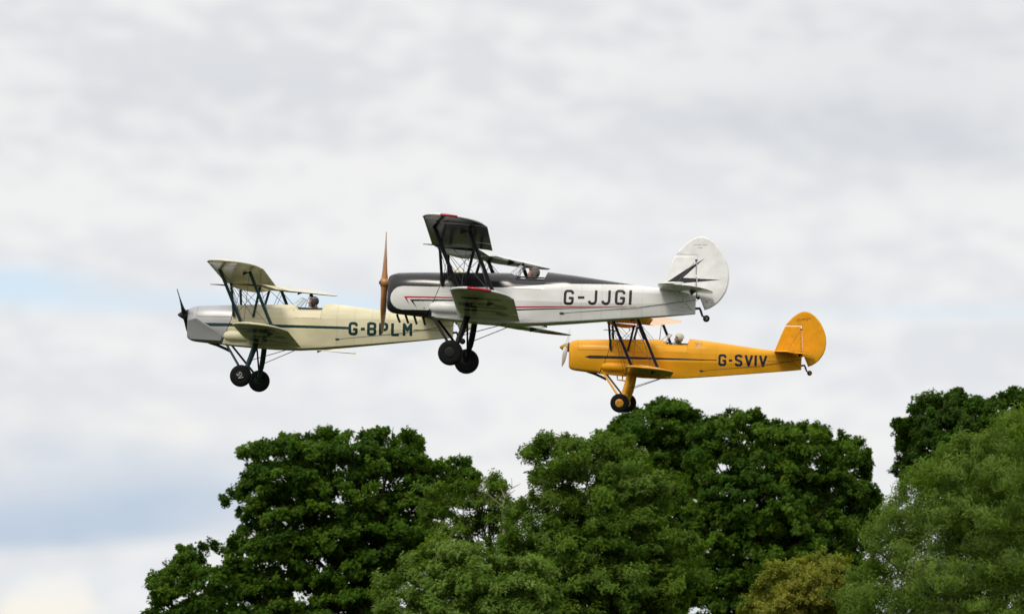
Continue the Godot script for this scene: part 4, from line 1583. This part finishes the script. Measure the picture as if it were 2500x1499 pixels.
func capsule(q: Vector3, a: Vector3, b: Vector3, ra: float, rb: float) -> float:
	var ab := b - a
	var t := clampf((q - a).dot(ab) / maxf(ab.length_squared(), 1e-9), 0.0, 1.0)
	return q.distance_to(a + ab * t) - lerpf(ra, rb, t)


func field(q: Vector3, bones: Array, k: float) -> float:
	var d := 1e9
	for b in bones:
		var e := capsule(q, b[0], b[1], b[2], b[3])
		var h := clampf(0.5 + 0.5 * (d - e) / k, 0.0, 1.0)
		d = lerpf(d, e, h) - k * h * (1.0 - h)
	return d


func skin_of(bones: Array, lo: Vector3, hi: Vector3, cell: float, k: float) -> ArrayMesh:
	# Surface nets: one vertex in each cell that the surface crosses.
	var n := Vector3i(((hi - lo) / cell).ceil())
	var val := PackedFloat32Array()
	val.resize((n.x + 1) * (n.y + 1) * (n.z + 1))
	var sy := n.x + 1
	var sz := (n.x + 1) * (n.y + 1)
	for z in n.z + 1:
		for y in n.y + 1:
			for x in n.x + 1:
				val[x + y * sy + z * sz] = field(lo + Vector3(x, y, z) * cell, bones, k)
	var vert := {}
	var pts := PackedVector3Array()
	for z in n.z:
		for y in n.y:
			for x in n.x:
				var o := x + y * sy + z * sz
				var sum := Vector3.ZERO
				var c := 0
				for e in [[0, 0, 0, 1, 0, 0], [0, 1, 0, 1, 1, 0], [0, 0, 1, 1, 0, 1], [0, 1, 1, 1, 1, 1], [0, 0, 0, 0, 1, 0], [1, 0, 0, 1, 1, 0], [0, 0, 1, 0, 1, 1], [1, 0, 1, 1, 1, 1], [0, 0, 0, 0, 0, 1], [1, 0, 0, 1, 0, 1], [0, 1, 0, 0, 1, 1], [1, 1, 0, 1, 1, 1]]:
					var va := val[o + e[0] + e[1] * sy + e[2] * sz]
					var vb := val[o + e[3] + e[4] * sy + e[5] * sz]
					if (va < 0.0) != (vb < 0.0):
						sum += Vector3(e[0], e[1], e[2]).lerp(Vector3(e[3], e[4], e[5]), va / (va - vb))
						c += 1
				if c:
					vert[o] = pts.size()
					pts.append(lo + (Vector3(x, y, z) + sum / c) * cell)
	var st := SurfaceTool.new()
	st.begin(Mesh.PRIMITIVE_TRIANGLES)
	st.set_smooth_group(0)
	for z in range(1, n.z):
		for y in range(1, n.y):
			for x in range(1, n.x):
				var o := x + y * sy + z * sz
				for ax in 3:
					var to: int = o + [1, sy, sz][ax]
					if (val[o] < 0.0) == (val[to] < 0.0):
						continue
					var u: int = [sy, sz, 1][ax]
					var v: int = [sz, 1, sy][ax]
					var q := [o - u - v, o - v, o, o - u]
					if not (vert.has(q[0]) and vert.has(q[1]) and vert.has(q[2]) and vert.has(q[3])):
						continue
					var idx := [0, 2, 1, 0, 3, 2] if val[o] < 0.0 else [0, 1, 2, 0, 2, 3]
					for i in idx:
						st.add_vertex(pts[vert[q[i]]])
	st.generate_normals()
	st.index()
	return st.commit()


func build_pilot(where: Transform3D, h: Dictionary) -> void:
	# Seated, looking ahead (-x); the head's middle is the origin of the bones.
	if body_mesh == null:
		var body := [[Vector3(0.02, -0.10, 0), Vector3(0.03, -0.17, 0), 0.052, 0.058], [Vector3(0.05, -0.24, -0.12), Vector3(0.05, -0.24, 0.12), 0.075, 0.075], [Vector3(0.05, -0.28, 0), Vector3(0.08, -0.52, 0), 0.125, 0.125], [Vector3(0.08, -0.56, -0.06), Vector3(0.08, -0.56, 0.06), 0.11, 0.11]]
		for sg in [-1.0, 1.0]:
			body.append([Vector3(0.05, -0.23, 0.16 * sg), Vector3(-0.04, -0.44, 0.20 * sg), 0.058, 0.046])
			body.append([Vector3(-0.04, -0.44, 0.20 * sg), Vector3(-0.20, -0.52, 0.09 * sg), 0.045, 0.032])
			body.append([Vector3(-0.20, -0.52, 0.09 * sg), Vector3(-0.27, -0.53, 0.05 * sg), 0.036, 0.026])
			body.append([Vector3(0.05, -0.60, 0.09 * sg), Vector3(-0.30, -0.56, 0.12 * sg), 0.085, 0.06])
		body_mesh = skin_of(body, Vector3(-0.40, -0.72, -0.30), Vector3(0.24, -0.03, 0.30), 0.02, 0.04)
		var face := [[Vector3(0.015, 0.02, 0), Vector3(0.015, 0.035, 0), 0.086, 0.086], [Vector3(-0.035, -0.02, 0), Vector3(-0.045, -0.075, 0), 0.062, 0.040], [Vector3(-0.088, 0.012, 0), Vector3(-0.108, -0.022, 0), 0.011, 0.016], [Vector3(-0.070, 0.035, -0.03), Vector3(-0.070, 0.035, 0.03), 0.018, 0.018], [Vector3(-0.078, -0.052, -0.018), Vector3(-0.078, -0.052, 0.018), 0.011, 0.011], [Vector3(-0.074, -0.085, 0), Vector3(-0.06, -0.09, 0), 0.018, 0.02], [Vector3(0.02, -0.04, 0), Vector3(0.025, -0.15, 0), 0.055, 0.052]]
		for sg in [-1.0, 1.0]:
			face.append([Vector3(0.012, 0.02, 0.088 * sg), Vector3(0.016, -0.02, 0.084 * sg), 0.014, 0.010])
		face_mesh = skin_of(face, Vector3(-0.15, -0.20, -0.13), Vector3(0.13, 0.15, 0.13), 0.008, 0.022)
	var t := thing("person", h.label, "person", "")
	t.transform = where * Transform3D(Basis(), Vector3(2.90, 0.285 + float(h.get("raise", 0.0)), 0))
	var b := MeshInstance3D.new()
	b.name = "body"
	b.mesh = face_mesh
	b.material_override = mats.skin
	t.add_child(b, true)
	var j := MeshInstance3D.new()
	j.name = "jacket"
	j.mesh = body_mesh
	j.material_override = mats.jacket
	t.add_child(j, true)
	var cloth := paint(h.helmet, 0.5 if h.kind == "dome" else 0.6)
	var hs := Shape.new()
	if h.kind == "dome":
		# hard helmet: a dome with a rim over the brow and ear cups
		var rings := []
		for i in 9:
			var a := lerpf(0.02, 1.75, i / 8.0)
			var ring := PackedVector3Array()
			for q in 20:
				var bb := TAU * q / 20
				var front := -cos(bb)
				var y := 0.035 + cos(a) * 0.118
				if front > 0.3 and y < 0.062:
					y = 0.062
				ring.append(Vector3(0.018 + cos(bb) * sin(minf(a, 1.6)) * 0.125, y, sin(bb) * sin(minf(a, 1.6)) * 0.112))
			rings.append(ring)
		hs.loft(rings, true, true)
		put("helmet", hs, cloth, t)
		for sg in [-1.0, 1.0]:
			var e := Shape.new()
			e.lathe([Vector2(-0.02, 0.0), Vector2(-0.02, 0.052), Vector2(0.012, 0.058), Vector2(0.03, 0.04), Vector2(0.032, 0.0)], 14, Vector3(0, 0, sg), Vector3(0.045, -0.012, 0.095 * sg))
			put("ear_cup", e, paint(lin(0.26, 0.27, 0.20), 0.5), t)
			var st := Shape.new()
			st.tube([Vector3(0.035, -0.05, 0.09 * sg), Vector3(-0.02, -0.11, 0.05 * sg), Vector3(-0.05, -0.115, 0)], [0.012, 0.012, 0.012], 6)
			put("chin_strap", st, mats.dark, t)
		var mic := Shape.new()
		mic.tube([Vector3(0.03, -0.04, 0.10), Vector3(-0.06, -0.08, 0.085), Vector3(-0.115, -0.075, 0.02)], [0.006, 0.006, 0.012], 6)
		put("microphone", mic, mats.dark, t)
	else:
		var rings := []
		for i in 10:
			var a := lerpf(0.02, 2.35, i / 9.0)
			var ring := PackedVector3Array()
			for q in 20:
				var bb := TAU * q / 20
				var front := -cos(bb)
				var y := 0.022 + cos(a) * 0.108
				var x := 0.022 + cos(bb) * sin(a) * 0.106
				if front > 0.55 and y < 0.068:
					y = 0.068
				elif front > 0.15 and y < 0.05:
					x = maxf(x, -0.005)
				ring.append(Vector3(x, y, sin(bb) * sin(a) * 0.096))
			rings.append(ring)
		hs.loft(rings, true, true)
		put("helmet", hs, cloth, t)
		for sg in [-1.0, 1.0]:
			var fl := Shape.new()
			fl.ball(Vector3(0.02, -0.02, 0.082 * sg), Vector3(0.058, 0.09, 0.024), 8, 12)
			put("ear_flap", fl, cloth, t)
		var gs := Shape.new()
		var up := 0.085 if h.band.r > 0.2 else 0.040
		for sg in [-1.0, 1.0]:
			gs.ball(Vector3(-0.066 if up > 0.05 else -0.088, up, 0.036 * sg), Vector3(0.022, 0.027, 0.034), 6, 10)
		var strap := []
		var sr := []
		for q in 13:
			var bb := lerpf(-2.5, 2.5, q / 12.0)
			var sy := up - 0.004 + 0.010 * cos(bb)
			var sr0 := sqrt(maxf(0.05, 1.0 - pow((sy - 0.022) / 0.108, 2.0)))
			strap.append(Vector3(0.022 + cos(bb) * 0.104 * sr0, sy, sin(bb) * 0.094 * sr0))
			sr.append(0.009)
		gs.tube(strap, sr, 6)
		put("goggles", gs, paint(h.band, 0.25), t)
